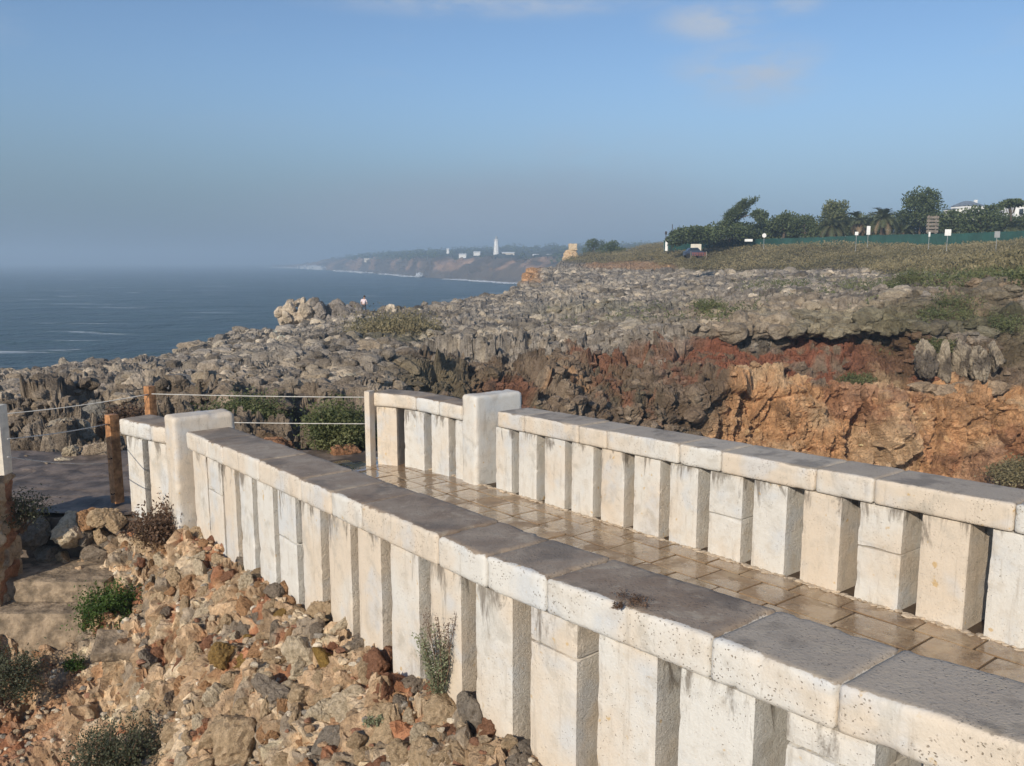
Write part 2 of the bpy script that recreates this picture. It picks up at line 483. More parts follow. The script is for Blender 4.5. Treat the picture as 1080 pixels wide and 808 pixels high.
def mat_wash(name, coping=False, roughcast=False):
    """old whitewash over rendered stone"""
    m, nt, b = newmat(name); g = NT(nt)
    vec = g.coord()
    oi = g.n("ShaderNodeObjectInfo")
    geo = g.n("ShaderNodeNewGeometry")
    r = oi.outputs["Random"]
    big = g.noise(vec, 1.6, 4, 0.55, 0.4)
    mid = g.noise(vec, 9, 6, 0.62)
    fin = g.noise(vec, 60, 4, 0.6)
    c = g.mix(g.rng(g.math('ADD', big, g.math('MULTIPLY', r, 0.35)), 0.52, 0.82), (0.62, 0.595, 0.545), (0.61, 0.52, 0.415))
    c = g.mix(g.math('MULTIPLY', g.rng(g.noise(vec, 2.7, 4, 0.5, 0.3), 0.50, 0.68), 0.55), c, (0.50, 0.53, 0.56))
    c = g.mix(g.math('MULTIPLY', g.rng(mid, 0.48, 0.72), 0.45), c, (0.47, 0.41, 0.33))
    # old dark damp stains, with drips
    sv = g.coord((1.0, 1.0, 0.30))
    st = g.noise(sv, 6.5, 6, 0.68, 0.6)
    sepz = g.n("ShaderNodeSeparateXYZ"); g.link(geo.outputs["Position"], sepz.inputs[0])
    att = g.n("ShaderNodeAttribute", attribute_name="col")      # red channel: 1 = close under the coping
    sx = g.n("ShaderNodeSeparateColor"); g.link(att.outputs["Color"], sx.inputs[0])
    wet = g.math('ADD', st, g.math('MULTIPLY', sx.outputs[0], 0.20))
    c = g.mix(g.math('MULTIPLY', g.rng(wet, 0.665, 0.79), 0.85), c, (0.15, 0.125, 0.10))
    strk = g.noise(g.coord((1, 1, .10)), 16, 5, .7, .3)
    c = g.mix(g.math('MULTIPLY', g.rng(strk, .54, .70), .38), c, (0.33, 0.28, 0.22))
    c = g.mix(g.math('MULTIPLY', g.rng(g.noise(vec, 3.6, 6, 0.65, 0.8), 0.53, 0.68), 0.42), c, (0.36, 0.33, 0.28))
    # pits and lichen specks
    pv = g.n('ShaderNodeVectorMath', operation='ADD'); g.link(vec, pv.inputs[0]); nv = g.n('ShaderNodeTexNoise'); nv.inputs['Scale'].default_value = 30; g.link(vec, nv.inputs['Vector']); sv_ = g.n('ShaderNodeVectorMath', operation='SCALE'); sv_.inputs['Scale'].default_value = 0.03; g.link(nv.outputs['Color'], sv_.inputs[0]); g.link(sv_.outputs[0], pv.inputs[1])
    pit = g.vor(pv.outputs[0], 55)
    pm = g.math('MULTIPLY', g.rng(pit, 0.30 if coping else 0.18, 0.08), g.rng(g.noise(vec, 5, 3), 0.40, 0.56))
    c = g.mix(g.math('MULTIPLY', pm, 0.8), c, (0.20, 0.15, 0.10))
    orn = g.math('MULTIPLY', g.rng(g.noise(vec, 13, 3, 0.5), 0.68, 0.75), 0.7)
    c = g.mix(orn, c, (0.50, 0.33, 0.13))
    if roughcast:
        c = g.mix(1.0, c, (1.05, 1.03, 1.00), 'MULTIPLY')
    if coping:
        sn = g.n("ShaderNodeSeparateXYZ"); g.link(geo.outputs["Normal"], sn.inputs[0])
        edge = g.math('ADD', sn.outputs[2], g.math('MULTIPLY', g.math('SUBTRACT', mid, 0.5), 0.35))
        top = g.mix(g.rng(g.noise(vec, 3.5, 5, 0.6), 0.35, 0.65), (0.215, 0.150, 0.100), (0.31, 0.24, 0.175))
        top = g.mix(sx.outputs[2], top, (0.46, 0.40, 0.325))
        top = g.mix(g.math('MULTIPLY', g.rng(fin, 0.55, 0.7), 0.4), top, (0.05, 0.045, 0.04))
        top = g.mix(g.math('MULTIPLY', pm, 0.5), top, (0.06, 0.05, 0.04))
        top = g.mix(g.math('MULTIPLY', g.rng(g.noise(vec, 6.0, 7, 0.7, 0.5), 0.53, 0.66), 0.55), top, (0.44, 0.37, 0.28))
        top = g.mix(g.math('MULTIPLY', g.rng(g.noise(vec, 2.2, 4, 0.6, 0.3), 0.50, 0.62), 0.5), top, (0.10, 0.085, 0.070))
        tm = g.rng(g.math('ADD', g.math('ADD', sx.outputs[1], g.math('MULTIPLY', g.math('SUBTRACT', mid, 0.5), 1.4)), g.math('MULTIPLY', g.math('SUBTRACT', fin, 0.5), 0.8)), 0.36, 0.70)
        c = g.mix(tm, c, top)
    g.link(c, b.inputs["Base Color"])
    b.inputs["Roughness"].default_value = 0.8
    b.inputs["Specular IOR Level"].default_value = 0.3
    if coping:
        g.link(g.rng(sx.outputs[1], 0.4, 0.6, 0.85, 0.62), b.inputs["Roughness"])
    h = g.math('ADD', g.math('MULTIPLY', mid, 0.6), g.math('MULTIPLY', fin, 0.45))
    h = g.math('SUBTRACT', h, g.math('MULTIPLY', pm, 0.5))
    nrm = g.bump(h, 0.012, 0.7)
    if roughcast:
        rc = g.math('ADD', g.noise(vec, 95, 6, 0.75), g.math('MULTIPLY', g.noise(vec, 30, 4, 0.6), 0.8))
        nrm = g.bump(rc, 0.016, 1.0, nrm)
    g.link(nrm, b.inputs["Normal"])
    return m

M = {}
M['wash'] = mat_wash("whitewash")
M['cast'] = mat_wash("roughcast_lime", roughcast=True)
M['cop'] = mat_wash("coping_stone", coping=True)
M['karst'] = mat_rock("headland_rock", fine=4.6, bump=0.17)
M['bank'] = mat_rock("bank_earth", fine=14, bump=0.03)
M['far'] = mat_rock("far_coast", fine=0.06, bump=1.2, spots=0.4)
M['s_cream'] = mat_rock("stone_cream", 13, 0.022, False, (0.66, 0.49, 0.31), 0.5, True)
M['s_white'] = mat_rock("stone_white", 13, 0.020, False, (0.76, 0.63, 0.45), 0.4, True)
M['s_orange'] = mat_rock("stone_orange", 13, 0.022, False, (0.56, 0.32, 0.165), 0.6, True)
M['s_red'] = mat_rock("stone_red", 13, 0.025, False, (0.36, 0.17, 0.10), 0.6, True)
M['s_grey'] = mat_rock("stone_grey", 13, 0.022, False, (0.33, 0.28, 0.225), 0.6, True)
M['s_ochre'] = mat_rock("stone_ochre", 13, 0.022, False, (0.40, 0.25, 0.07), 0.5, True)
M['concrete'] = mat_plain("old_concrete", (0.25, 0.19, 0.13), 0.9, 0.5, 7, bump=0.05)
M['wood'] = mat_plain("orange_wood", (0.36, 0.175, 0.075), 0.6, 0.45, 14, bump=0.004)
M['paintpost'] = mat_plain("painted_post", (0.62, 0.56, 0.46), 0.7, 0.15, 10)
M['rope'] = mat_plain("pale_rope", (0.50, 0.48, 0.44), 0.6, 0.15, 10)
M['iron'] = mat_plain("dark_iron", (0.05, 0.035, 0.03), 0.6, 0.3, 20, metal=0.5)
M['white'] = mat_plain("white_paint", (0.80, 0.79, 0.76), 0.6, 0.08, 1)
M['grey'] = mat_plain("grey_metal", (0.30, 0.31, 0.31), 0.5, 0.15, 2)
M['roof'] = mat_plain("grey_blue_roof", (0.16, 0.19, 0.23), 0.7, 0.2, 1)
M['glass'] = mat_plain("dark_glass", (0.03, 0.04, 0.05), 0.1, 0.1, 1)
M['mesh'] = mat_plain("green_fence_net", (0.010, 0.055, 0.045), 0.8, 0.25, 0.6)
M['plank'] = mat_plain("weathered_plank", (0.20, 0.17, 0.14), 0.8, 0.3, 4)
M['redpaint'] = mat_plain("red_paint", (0.20, 0.07, 0.06), 0.6, 0.2, 2)
M['car'] = mat_plain("dark_blue_paint", (0.035, 0.05, 0.085), 0.3, 0.1, 2)
M['tyre'] = mat_plain("tyre_rubber", (0.02, 0.02, 0.02), 0.9, 0.1, 2)
M['bark'] = mat_plain("bark", (0.10, 0.075, 0.055), 0.9, 0.35, 9, bump=0.01)
M['twig'] = mat_plain("dry_twig", (0.17, 0.11, 0.075), 0.9, 0.35, 15)
M['l_dark'] = mat_leaf("leaf_dark", (0.038, 0.058, 0.024), (0.135, 0.165, 0.070), 0.5)
M['l_mid'] = mat_leaf("leaf_mid", (0.055, 0.078, 0.028), (0.21, 0.215, 0.095), 0.5)
M['l_palm'] = mat_leaf("leaf_palm", (0.055, 0.075, 0.030), (0.16, 0.17, 0.09), 0.6)
M['l_dry'] = mat_leaf("palm_dry", (0.22, 0.16, 0.10), (0.34, 0.26, 0.17), 0.6)
M['l_scrub'] = mat_leaf("scrub_leaf", (0.12, 0.11, 0.055), (0.34, 0.28, 0.155), 0.10)
M['l_green'] = mat_leaf("leaf_fresh", (0.030, 0.065, 0.014), (0.10, 0.155, 0.035), 6)
M['l_brown'] = mat_leaf("leaf_brown", (0.055, 0.035, 0.022), (0.21, 0.13, 0.085), 7)
M['l_sage'] = mat_leaf("leaf_sage", (0.12, 0.14, 0.075), (0.33, 0.34, 0.21), 8)
M['l_grey'] = mat_leaf("leaf_greygreen", (0.045, 0.055, 0.030), (0.14, 0.145, 0.09), 7)
M['foam'] = mat_plain('sea_foam', (0.50, 0.52, 0.54), 0.8, 0.2, 0.1)
M['skin'] = mat_plain("skin", (0.45, 0.27, 0.19), 0.6, 0.05, 5)
M['shirt'] = mat_plain("pale_shirt", (0.72, 0.60, 0.62), 0.9, 0.05, 5)
M['trouser'] = mat_plain("dark_trousers", (0.06, 0.06, 0.07), 0.9, 0.1, 5)
M['hair'] = mat_plain("dark_hair", (0.05, 0.035, 0.025), 0.8, 0.1, 5)

# ------------------------------------------------------------------ sea
def sea_material():
    m, nt, b = newmat("sea_water"); g = NT(nt)
    vec = g.coord((1, 1.6, 1))
    n1 = g.noise(vec, 0.035, 6, 0.62, 0.4)
    n2 = g.noise(vec, 0.35, 5, 0.6, 0.3)
    n3 = g.noise(vec, 2.0, 4, 0.6)
    big = g.noise(g.coord((0.5, 1, 1)), 0.006, 3, 0.5)
    c = g.mix(g.rng(big, 0.3, 0.7), (0.022, 0.052, 0.058), (0.042, 0.078, 0.082))
    c = g.mix(g.math('MULTIPLY', g.rng(g.noise(g.coord((0.5, 2.2, 1)), 0.045, 7, 0.68, 0.4), 0.40, 0.62), 0.75), c, (0.012, 0.034, 0.042))
    foam = g.math('MULTIPLY', g.rng(g.noise(g.coord((0.35, 1.6, 1)), 0.05, 8, 0.66, 0.5), 0.60, 0.68), 0.75)
    c = g.mix(foam, c, (0.55, 0.58, 0.60))
    g.link(c, b.inputs["Base Color"])
    b.inputs["Roughness"].default_value = 0.32
    b.inputs["IOR"].default_value = 1.33
    h = g.math('ADD', g.math('ADD', g.math('MULTIPLY', n1, 11.0), g.math('MULTIPLY', n2, 1.2)), g.math('MULTIPLY', n3, 0.22))
    g.link(g.bump(h, 0.9, 1.0), b.inputs["Normal"])
    return m

def build_sea():
    nr, nc = 420, 260
    Y = 8 * (8600.0 / 8) ** np.linspace(0, 1, nr)
    t = np.linspace(-1.35, 1.35, nc)
    YY, TT = np.meshgrid(Y, t, indexing='ij')
    X = TT * (YY + 60)
    P = np.stack([X.ravel(), YY.ravel() - 40, np.zeros(X.size)], 1)
    near = np.exp(-P[:, 1] / 900.0)
    z = fbm(P * np.array([0.03, 0.07, 1]) + 3, 4, 4) * 1.1 * near + fbm(P * np.array([0.15, 0.3, 1]), 2, 14) * 0.3 * np.exp(-P[:, 1] / 250)
    P[:, 2] = -20 + z
    F = (np.arange(nr - 1)[:, None] * nc + np.arange(nc - 1)[None, :]).ravel()
    F = np.stack([F, F + 1, F + 1 + nc, F + nc], 1)
    return tag(mesh_np("sea", P, F, sea_material(), smooth=True), kind='structure')
build_sea()

# ------------------------------------------------------------------ headland (lofted profiles, then fractured)
def loft(rows, cols_t, counts):
    """rows: control lines of (px, py, Y) or (px, None, Y, z); returns grid of points [R, C, 3]"""
    L = []
    for r in rows:
        pts = np.array([W(q[0], q[1], q[2]) if q[1] is not None else Wz(q[0], q[2], q[3]) for q in r])
        tt = pts[:, 0] / pts[:, 1]
        L.append(np.stack([np.interp(cols_t, tt, pts[:, 1]), np.interp(cols_t, tt, pts[:, 2])], 1))
    L = np.array(L)                                    # K, C, 2
    out = []
    for k in range(len(L) - 1):
        for i in range(counts[k]):
            w = i / counts[k]
            out.append(L[k] * (1 - w) + L[k + 1] * w)
    out.append(L[-1])
    G = np.array(out)
    for _ in range(3):                                 # soften the control lines
        G[1:-1] = 0.25 * G[:-2] + 0.5 * G[1:-1] + 0.25 * G[2:]
    Yg, Zg = G[..., 0], G[..., 1]
    return np.stack([Yg * cols_t[None, :], Yg, Zg], 2)

def grid_normals(G):
    du = np.gradient(G, axis=0); dv = np.gradient(G, axis=1)
    n = np.cross(dv, du)
    n /= np.linalg.norm(n, axis=2, keepdims=True) + 1e-9
    return n

def grid_faces(R, C):
    F = (np.arange(R - 1)[:, None] * C + np.arange(C - 1)[None, :]).ravel()
    return np.stack([F, F + 1, F + 1 + C, F + C], 1)

ROWS = [
 [(-200,570,9.5),(0,560,10.2),(110,552,10.4),(200,520,11.5),(300,520,11.5),(380,505,12.0),(430,540,20),(520,600,27),(700,700,33),(900,760,34),(1080,760,34),(1300,760,34)],
 [(-200,500,12.6),(0,500,12.2),(110,493,12.2),(200,486,12.6),(300,484,12.6),(380,480,12.7),(430,490,22),(520,505,30),(700,520,36),(760,525,37),(900,545,37),(1080,545,37),(1300,550,36)],
 [(-200,470,16),(0,460,16),(60,440,17),(110,440,18),(200,432,18.5),(300,440,19),(380,432,19),(450,440,28),(520,438,33),(640,440,36),(745,412,38),(860,402,38.6),(960,410,38.5),(1080,425,38),(1300,435,36)],
 [(-200,435,24),(0,428,25),(110,418,27),(200,408,28),(300,404,28),(388,395,30),(450,398,33),(520,396,36),(640,404,38.5),(720,398,39.5),(860,396,40.4),(960,404,39.6),(1080,408,39.2),(1300,410,38)],
 [(-200,425,27),(0,422,28),(110,413,30),(200,400,32),(300,392,33),(388,382,35),(450,384,38),(520,382,40),(620,382,41.5),(690,368,43.4),(720,361,43.5),(780,356,44.0),(810,360,43.4),(860,357,44.6),(900,361,43.2),(930,357,43.4),(965,366,41.5),(1080,368,41),(1300,370,39)],
 [(-200,412,32),(0,411,33),(110,402,35),(200,390,38),(300,378,40),(388,368,42),(450,370,42),(520,367,43),(620,363,44),(700,352,43.2),(780,348,43.0),(860,347,42.4),(930,343,41.6),(960,340,41),(1080,335,42),(1300,330,40)],
 [(-200,402,42),(0,400,44),(100,393,50),(200,376,56),(300,356,60),(388,346,62),(450,348,62),(520,346,60),(620,342,56),(700,340,52),(780,328,49),(860,320,47),(930,318,46.5),(960,316,46),(1080,300,46),(1300,295,44)],
 [(-200,398,50),(0,396,52),(70,391,55),(100,392,58),(165,377,64),(200,366,68),(240,353,74),(293,343,80),(390,329,88),(440,325,94),(500,311,105),(530,309,110),(545,300,114),(600,300,112),(700,304,98),(800,303,84),(900,299,76),(1000,290,66),(1080,280,60),(1300,274,56)],
 [(-200,None,60,-21),(0,None,62,-21),(100,None,68,-21),(200,None,78,-21),(300,None,94,-21),(440,None,106,-21),(500,None,116,-21),(530,None,124,-21),(545,None,130,-21),(551,287,138),(600,287,150),(700,290,140),(800,286,120),(900,283,110),(1000,279,95),(1080,272,82),(1300,268,75)],
 [(-200,None,65,-23),(0,None,68,-23),(100,None,75,-23),(300,None,100,-23),(500,None,125,-23),(545,None,140,-23),(556,284,160),(600,280,165),(650,275,172),(700,270,165),(760,264,152),(800,262,148),(900,260,142),(1000,262,128),(1080,258,120),(1300,255,110)],
 [(-200,None,70,-24),(0,None,72,-24),(300,None,110,-24),(545,None,150,-24),(566,None,185,-10),(590,274,215),(620,268,235),(650,265,240),(700,258,215),(760,256,185),(900,255,160),(1000,258,145),(1080,255,135),(1300,252,125)],
 [(-200,None,75,-25),(300,None,120,-25),(545,None,170,-25),(580,None,240,-20),(620,None,300,-8),(680,258,340),(720,255,300),(800,250,260),(900,246,240),(1080,244,220),(1300,242,210)],
]
COUNTS = [8, 90, 46, 46, 20, 46, 60, 34, 30, 20, 12]
CT = np.linspace(-0.80, 0.80, 1150)
HG = loft(ROWS, CT, COUNTS)
HN = grid_normals(HG)
hx, hy = proj(HG.reshape(-1, 3))
HP = HG.reshape(-1, 3).copy(); HNf = HN.reshape(-1, 3)

def veg_mask(px, py, P):
    """where scrub grows instead of bare rock (by place on the headland)"""
    n = fbm(P * 0.12, 3, 77) * 14
    line = np.interp(px, [540, 600, 680, 720, 800, 900, 980, 1080, 1300], [250, 276, 276, 284, 285, 283, 288, 290, 290])
    v = sstep(line - py + n * 0.25, -2.0, 2.0) * (px > 556)
    return v * (P[:, 1] > 50)

def headland_colors(px, py, P):
    n1 = fbm(P * 0.55, 4, 3); n2 = fbm(P * 0.18, 3, 8); n3 = fbm(P * 1.9, 3, 21)
    jx = px + n2 * 60; jy = py + n1 * 26
    grey = np.array([0.325, 0.283, 0.235]); cream = np.array([0.60, 0.51, 0.39]); dark = np.array([0.105, 0.088, 0.068])
    red = np.array([0.28, 0.112, 0.065]); ochre = np.array([0.64, 0.365, 0.185]); brown = np.array([0.20, 0.125, 0.07])
    green = np.array([0.07, 0.085, 0.03]); tan = np.array([0.40, 0.29, 0.19])
    def mix(c, d, f): return c * (1 - f[:, None]) + d * f[:, None]
    c = np.repeat(grey[None], len(P), 0)
    c = mix(c, cream, sstep(n1 + n3 * .8, 0.0, 0.28) * 0.80)
    c = mix(c, dark, sstep(-n2 - n3 * .7, 0.0, 0.35) * 0.65)
    c = c * (1 + .35 * fbm(P * 4.5, 2, 29))[:, None]
    # warm tone low on the left, nearer rocks
    c = mix(c, tan, sstep(jy, 360, 430) * (jx < 420) * 0.35)
    # cliff face under the plateau: brown, red earth, ochre wall
    lip = np.interp(px, [380, 450, 520, 620, 700, 780, 860, 930, 1080], [372, 374, 372, 368, 366, 356, 352, 352, 345])
    face = sstep(jy - lip, -4, 12) * sstep(px, 390, 440) * (P[:, 1] < 60) * (P[:, 1] > 19)
    c = mix(c, brown, face * 0.62)
    c = mix(c, green, face * sstep(n2, 0.05, 0.3) * (jx < 760) * 0.35)
    c = mix(c, ochre * 0.8, face * sstep(n1, 0.12, 0.4) * (jx > 560) * (jx < 760) * .7)
    rd = face * sstep(jx, 680, 730) * sstep(jx, 1010, 960) * sstep(jy, 405, 395) * sstep(n1 + n3 * .6, -0.32, -0.02)
    c = mix(c, red, rd)
    c = mix(c, red, face * sstep(jx, 500, 560) * sstep(jx, 720, 690) * sstep(n2 + n3 * .3, 0.12, 0.3) * .7)
    oc = sstep(jx, 735, 752) * sstep(jy, 394, 402) * (P[:, 1] < 50) * (P[:, 1] > 30)
    c = mix(c, ochre, oc)
    c = mix(c, np.array([0.66, 0.46, 0.28]), oc * sstep(n1, -0.12, 0.3) * .9)
    c = mix(c, red * 1.1, oc * sstep(n2 + n3 * .3, 0.16, 0.4) * .55)
    c = mix(c, brown * .8, oc * sstep(-n1, 0.22, 0.45) * .4)
    # pale ledges over the red earth
    led = sstep(py, 312, 322) * sstep(py, 356, 348) * sstep(px, 690, 760) * sstep(px, 990, 940)
    c = mix(c, np.array([0.42, 0.34, 0.25]), led * 0.85)
    # green growth on the right shoulder and along the rim
    gr = sstep(jx, 900, 980) * sstep(jy, 292, 302) * sstep(jy, 412, 400) * sstep(n1 + n2, -0.15, 0.15)
    c = mix(c, np.array([0.13, 0.105, 0.062]), gr * .75)
    c = mix(c, tan * .8, sstep(jx, 960, 1000) * sstep(py, 272, 282) * sstep(py, 330, 318) * sstep(n3, 0.0, .3) * .7)
    c = mix(c, green * 1.2, sstep(px, 520, 600) * sstep(py, 315, 328) * sstep(py, 352, 345) * sstep(n2, -.1, .15) * .35)
    c = mix(c, green * 1.1, sstep(np.hypot((px - 415) / 48, (py - 349) / 13), 1.15, 0.85) * .3)
    c = mix(c, ochre * .9, sstep(px, 545, 550) * sstep(px, 575, 562) * sstep(py, 280, 284) * sstep(py, 300, 296))
    v = veg_mask(px, py, P)
    c = mix(c, np.array([0.14, 0.115, 0.062]), v)
    c = mix(c, np.array([0.40, 0.24, 0.13]), sstep(np.hypot((px - 665) / 55, (py - 280) / 5), 1.1, 0.7) * .8)
    return np.clip(c, 0.02, 0.85), v

hcol, hveg = headland_colors(hx, hy, HP)
far = np.clip(HP[:, 1] / 60.0, 0.3, 1.8)
lowL = sstep(hx, 395, 440)
cliff = sstep(hy, 350, 372) * sstep(hx, 400, 470) * (HP[:, 1] < 60)
dA, bA = rockd(HP, 3.4, 5, (1, 1, 0.8), 0.45, 0.12, 0.35)
dB, bB = rockd(HP, 1.15, 15, (1, 1, 0.85), 0.45, 0.16, 0.55)
dC, bC = rockd(HP, 0.42, 25, (1, 1, 0.8), 0.5, 0.2, 0.5)
dG, bG = rockd(HP, 0.24, 65, (1, 1, 1.1), 0.4, 0.22, 0.55)
dE, bE = rockd(HP, 1.7, 45, (1.1, 1.1, 0.42), 0.12, 0.09, 0.45)   # tall jointed blocks of the wall
wall = sstep(hx, 735, 760) * sstep(hy, 388, 402) * (HP[:, 1] < 50)
plat = sstep(HP[:, 1], 24, 42) * (1 - cliff)
_1, _2, dD_, bb_ = voro(HP / np.array([1.5, 1.5, 5.0]) + fbm(HP * .5, 2, 3)[:, None] * .25, 88)
dH = (bb_ - .5) * 1.7 * sstep(_2 - _1, 0.0, .05) + dD_[:, 0] * (np.modf(bb_ * 37.7)[0] - .3) * 1.5
_3, _4, dD2, bb2 = voro(HP / np.array([.6, .6, 1.7]) + fbm(HP * .9, 2, 5)[:, None] * .3, 98)
dH = (dH + (bb2 - .5) * .55) * sstep(hy, 400, 424)
redz = sstep(hy, 354, 360) * sstep(hy, 404, 396) * sstep(hx, 690, 740) * sstep(hx, 985, 950) * (HP[:, 1] < 50)
dF = np.minimum(np.abs(fbm(HP * np.array([1.1, 1.1, .16]), 4, 83)), .22) * 2.2 + np.minimum(np.abs(fbm(HP * np.array([.16, .16, .75]) + 7, 3, 85)), .12) * 2.6 - .7
D = (dA * 0.40 * (1 - .35 * wall) + dB * 0.75 * (1 - wall) * (1 - .6 * redz) + dE * 0.45 * wall + (dF + dH) * wall + dC * 0.62 * (1 - .5 * wall) + dG * .8)
D = D * (1 - 0.85 * hveg) + hveg * (fbm(HP * 0.25, 3, 66) * 0.9)
nearL = sstep(HP[:, 1], 12.0, 16.0)
D = D * (0.25 + 0.75 * nearL) * (1 - 0.66 * plat) * (1 - .60 * sstep(hx, 500, 400) * (1 - plat) * sstep(HP[:, 1], 18, 22))
D = D + fbm(HP * 0.10, 3, 61) * 1.1 * nearL * (1 - .5 * wall) * (1 - .7 * sstep(HP[:, 1], 50, 120))
up = np.array([0, 0, 1.0])
dirn = HNf * 0.85 + up * 0.15 * (1 - cliff)[:, None]
HP2 = HP + dirn * D[:, None]
hm = MB()
hm.add(HP2, grid_faces(*HG.shape[:2]), 0, hcol)

# karst pinnacles and blocks standing out of the same rock
RB = {2: [rock(2, np.random.default_rng(900 + i), 9, 0.07, 0.03) for i in range(14)],
      3: [rock(3, np.random.default_rng(950 + i), 9, 0.07, 0.04) for i in range(14)]}
rg = np.random.default_rng(3)
R_, C_ = HG.shape[:2]
cand = np.arange(len(HP2))
cx, cy = proj(HP2)
w = ((1 - hveg) * (HP[:, 1] > 17) * (HP[:, 1] < 150) * (HNf[:, 2] > -0.5) * (1 - 0.75 * wall) * (hy > 200) * (HP[:, 2] > -12)).astype(float)
w *= np.where(cliff > .5, 0.35, 1.0)
w /= w.sum()
pick = rg.choice(cand, 9500, p=w, replace=False)
for q in pick:
    Yq = HP[q, 1]
    lv = 3 if Yq < 48 else 2
    V, F = RB[lv][rg.integers(14)]
    px_size = rg.uniform(1.6, 5.5) * (1.25 if Yq < 60 else 1)
    if 17 < Yq < 50 and cliff[q] < .5 and hx[q] < 560: px_size *= 1.7
    elif rg.random() < 0.08: px_size *= 2.0
    s = min(px_size * Yq / FPX, 0.75) * (1.0 if cliff[q] < .5 else .7)
    R = rotm(rg)
    S = np.array([rg.uniform(.9, 1.5), rg.uniform(.9, 1.4), rg.uniform(.55, 1.0)]) * s
    VV = (V @ R.T) * S + HP2[q] + np.array([0, 0, -0.25 * s])
    c = hcol[q] * rg.uniform(0.75, 1.25)
    hm.add(VV, F, 0, np.clip(c * (1.25 if rg.random() < .3 else 1), 0, .8))
tag(hm.build("headland_terrain", M['karst'], col=True), kind='structure')

def ground_at(px, py):
    """nearest point of the displaced headland seen at a pixel of the undisplaced loft"""
    i = np.argmin((hx - px) ** 2 + (hy - py) ** 2)
    return HP2[i]

# scrub on the plateau (nobody could count it)
def scrub():
    rg = np.random.default_rng(12)
    w = hveg * (HP[:, 1] > 55) * (HP[:, 2] > -8)
    w = w / w.sum()
    q = rg.choice(len(HP2), 23000, p=w)
    B = HP2[q] + rg.normal(size=(len(q), 3)) * np.array([.5, 1.2, .05])
    clump = fbm(B * 0.22, 3, 41)
    hgt = np.clip(0.55 + clump * 1.1, 0.15, 1.5)
    P = []
    for k in range(9):
        off = rg.normal(size=(len(q), 3)) * np.array([.42, .42, .0])
        off[:, 2] = rg.uniform(0, 1, len(q)) * hgt
        P.append(B + off)
    P = np.concatenate(P)
    V, F = leaves(P, 0.25, rg, 0.5, 0.9)
    m = sstep(hx, 880, 960) * sstep(hy, 288, 296) * sstep(hy, 372, 362) + .8 * sstep(hx, 760, 800) * sstep(hy, 290, 300) * sstep(hy, 318, 310) + .35 * sstep(hx, 560, 600) * sstep(hx, 820, 780) * sstep(hy, 316, 326) * sstep(hy, 350, 342)
    m = m * sstep(fbm(HP * .35, 3, 19), -.05, .2) * (HP[:, 1] < 110)
    q = rg.choice(len(HP2), 3000, p=m / m.sum())
    P2 = np.concatenate([HP2[q] + rg.normal(size=(len(q), 3)) * .16 + np.array([0, 0, .05 + .05 * k]) for k in range(7)])
    V3, F3 = leaves(P2, 0.15, rg, .5, .7)
    mb = MB(); mb.add(V, F, 0); mb.add(V3, F3, 1)
    o = mb.build("scrub", [M['l_scrub'], M['l_mid']])
    tag(o, "low olive brown scrub covering the plateau in front of the green fence", "scrub", kind='stuff')
scrub()

# ------------------------------------------------------------------ far coast in the haze
CROWS = [
 [(285,None,2900,-21),(318,None,2300,-21),(345,None,1800,-21),(385,None,1400,-21),(440,None,1030,-21),(520,None,800,-21),(600,None,650,-21),(760,None,560,-21),(1000,None,500,-21)],
 [(285,None,2920,-19),(318,281.5,2330),(345,279,1830),(385,275,1430),(440,276,1060),(480,280,940),(520,281,830),(600,280,680),(760,280,590),(1000,280,520)],
 [(285,None,3000,-19),(318,280,2400),(345,276,1900),(385,271,1500),(440,269,1120),(480,271,1010),(520,272,880),(600,271,740),(760,270,650),(1000,270,600)],
 [(285,None,3200,-18),(318,278.5,2600),(345,273.5,2200),(385,268,1900),(440,264,1600),(500,262,1500),(560,261,1450),(600,259,1400),(680,257,1300),(760,257,1250),(1000,255,1200)],
 [(285,None,3400,-20),(318,282,3000),(345,276,2800),(385,271,2600),(440,268,2400),(560,266,2300),(760,262,2200),(1000,260,2200)],
]
CC = np.linspace((285 - 540) / 885.0, 0.50, 620)
CG = loft(CROWS, CC, [26, 26, 22, 6])
CNm = grid_normals(CG).reshape(-1, 3)
CPt = CG.reshape(-1, 3).copy()
cpx, cpy = proj(CPt)
rd1, _ = rockd(CPt, 26, 71, (1, .6, 1.6), 0.5, 0.2, 0.4)
amp = sstep(CPt[:, 2], -20.5, -14)
CPt = CPt + CNm * (rd1 * 0.16 * amp)[:, None] + up * (fbm(CPt * 0.02, 4, 8) * 3.0 * amp)[:, None]
n1 = fbm(CG.reshape(-1, 3) * 0.018, 4, 9)
clf = sstep(cpy, 270, 273) * (CG.reshape(-1, 3)[:, 2] < 5)
cc = np.repeat(np.array([[0.055, 0.060, 0.035]]), len(CPt), 0)
def mx(c, d, f): return c * (1 - f[:, None]) + np.array(d) * f[:, None]
cc = mx(cc, (0.13, 0.095, 0.07), clf * .85)
cc = mx(cc, (0.34, 0.215, 0.14), clf * sstep(n1 + fbm(CG.reshape(-1, 3) * .08, 3, 4) * .4, 0.0, 0.25) * sstep(cpy, 287, 283))
mb = MB(); mb.add(CPt, grid_faces(*CG.shape[:2]), 0, cc)
tag(mb.build("distant_coast", M['far'], col=True), kind='structure')

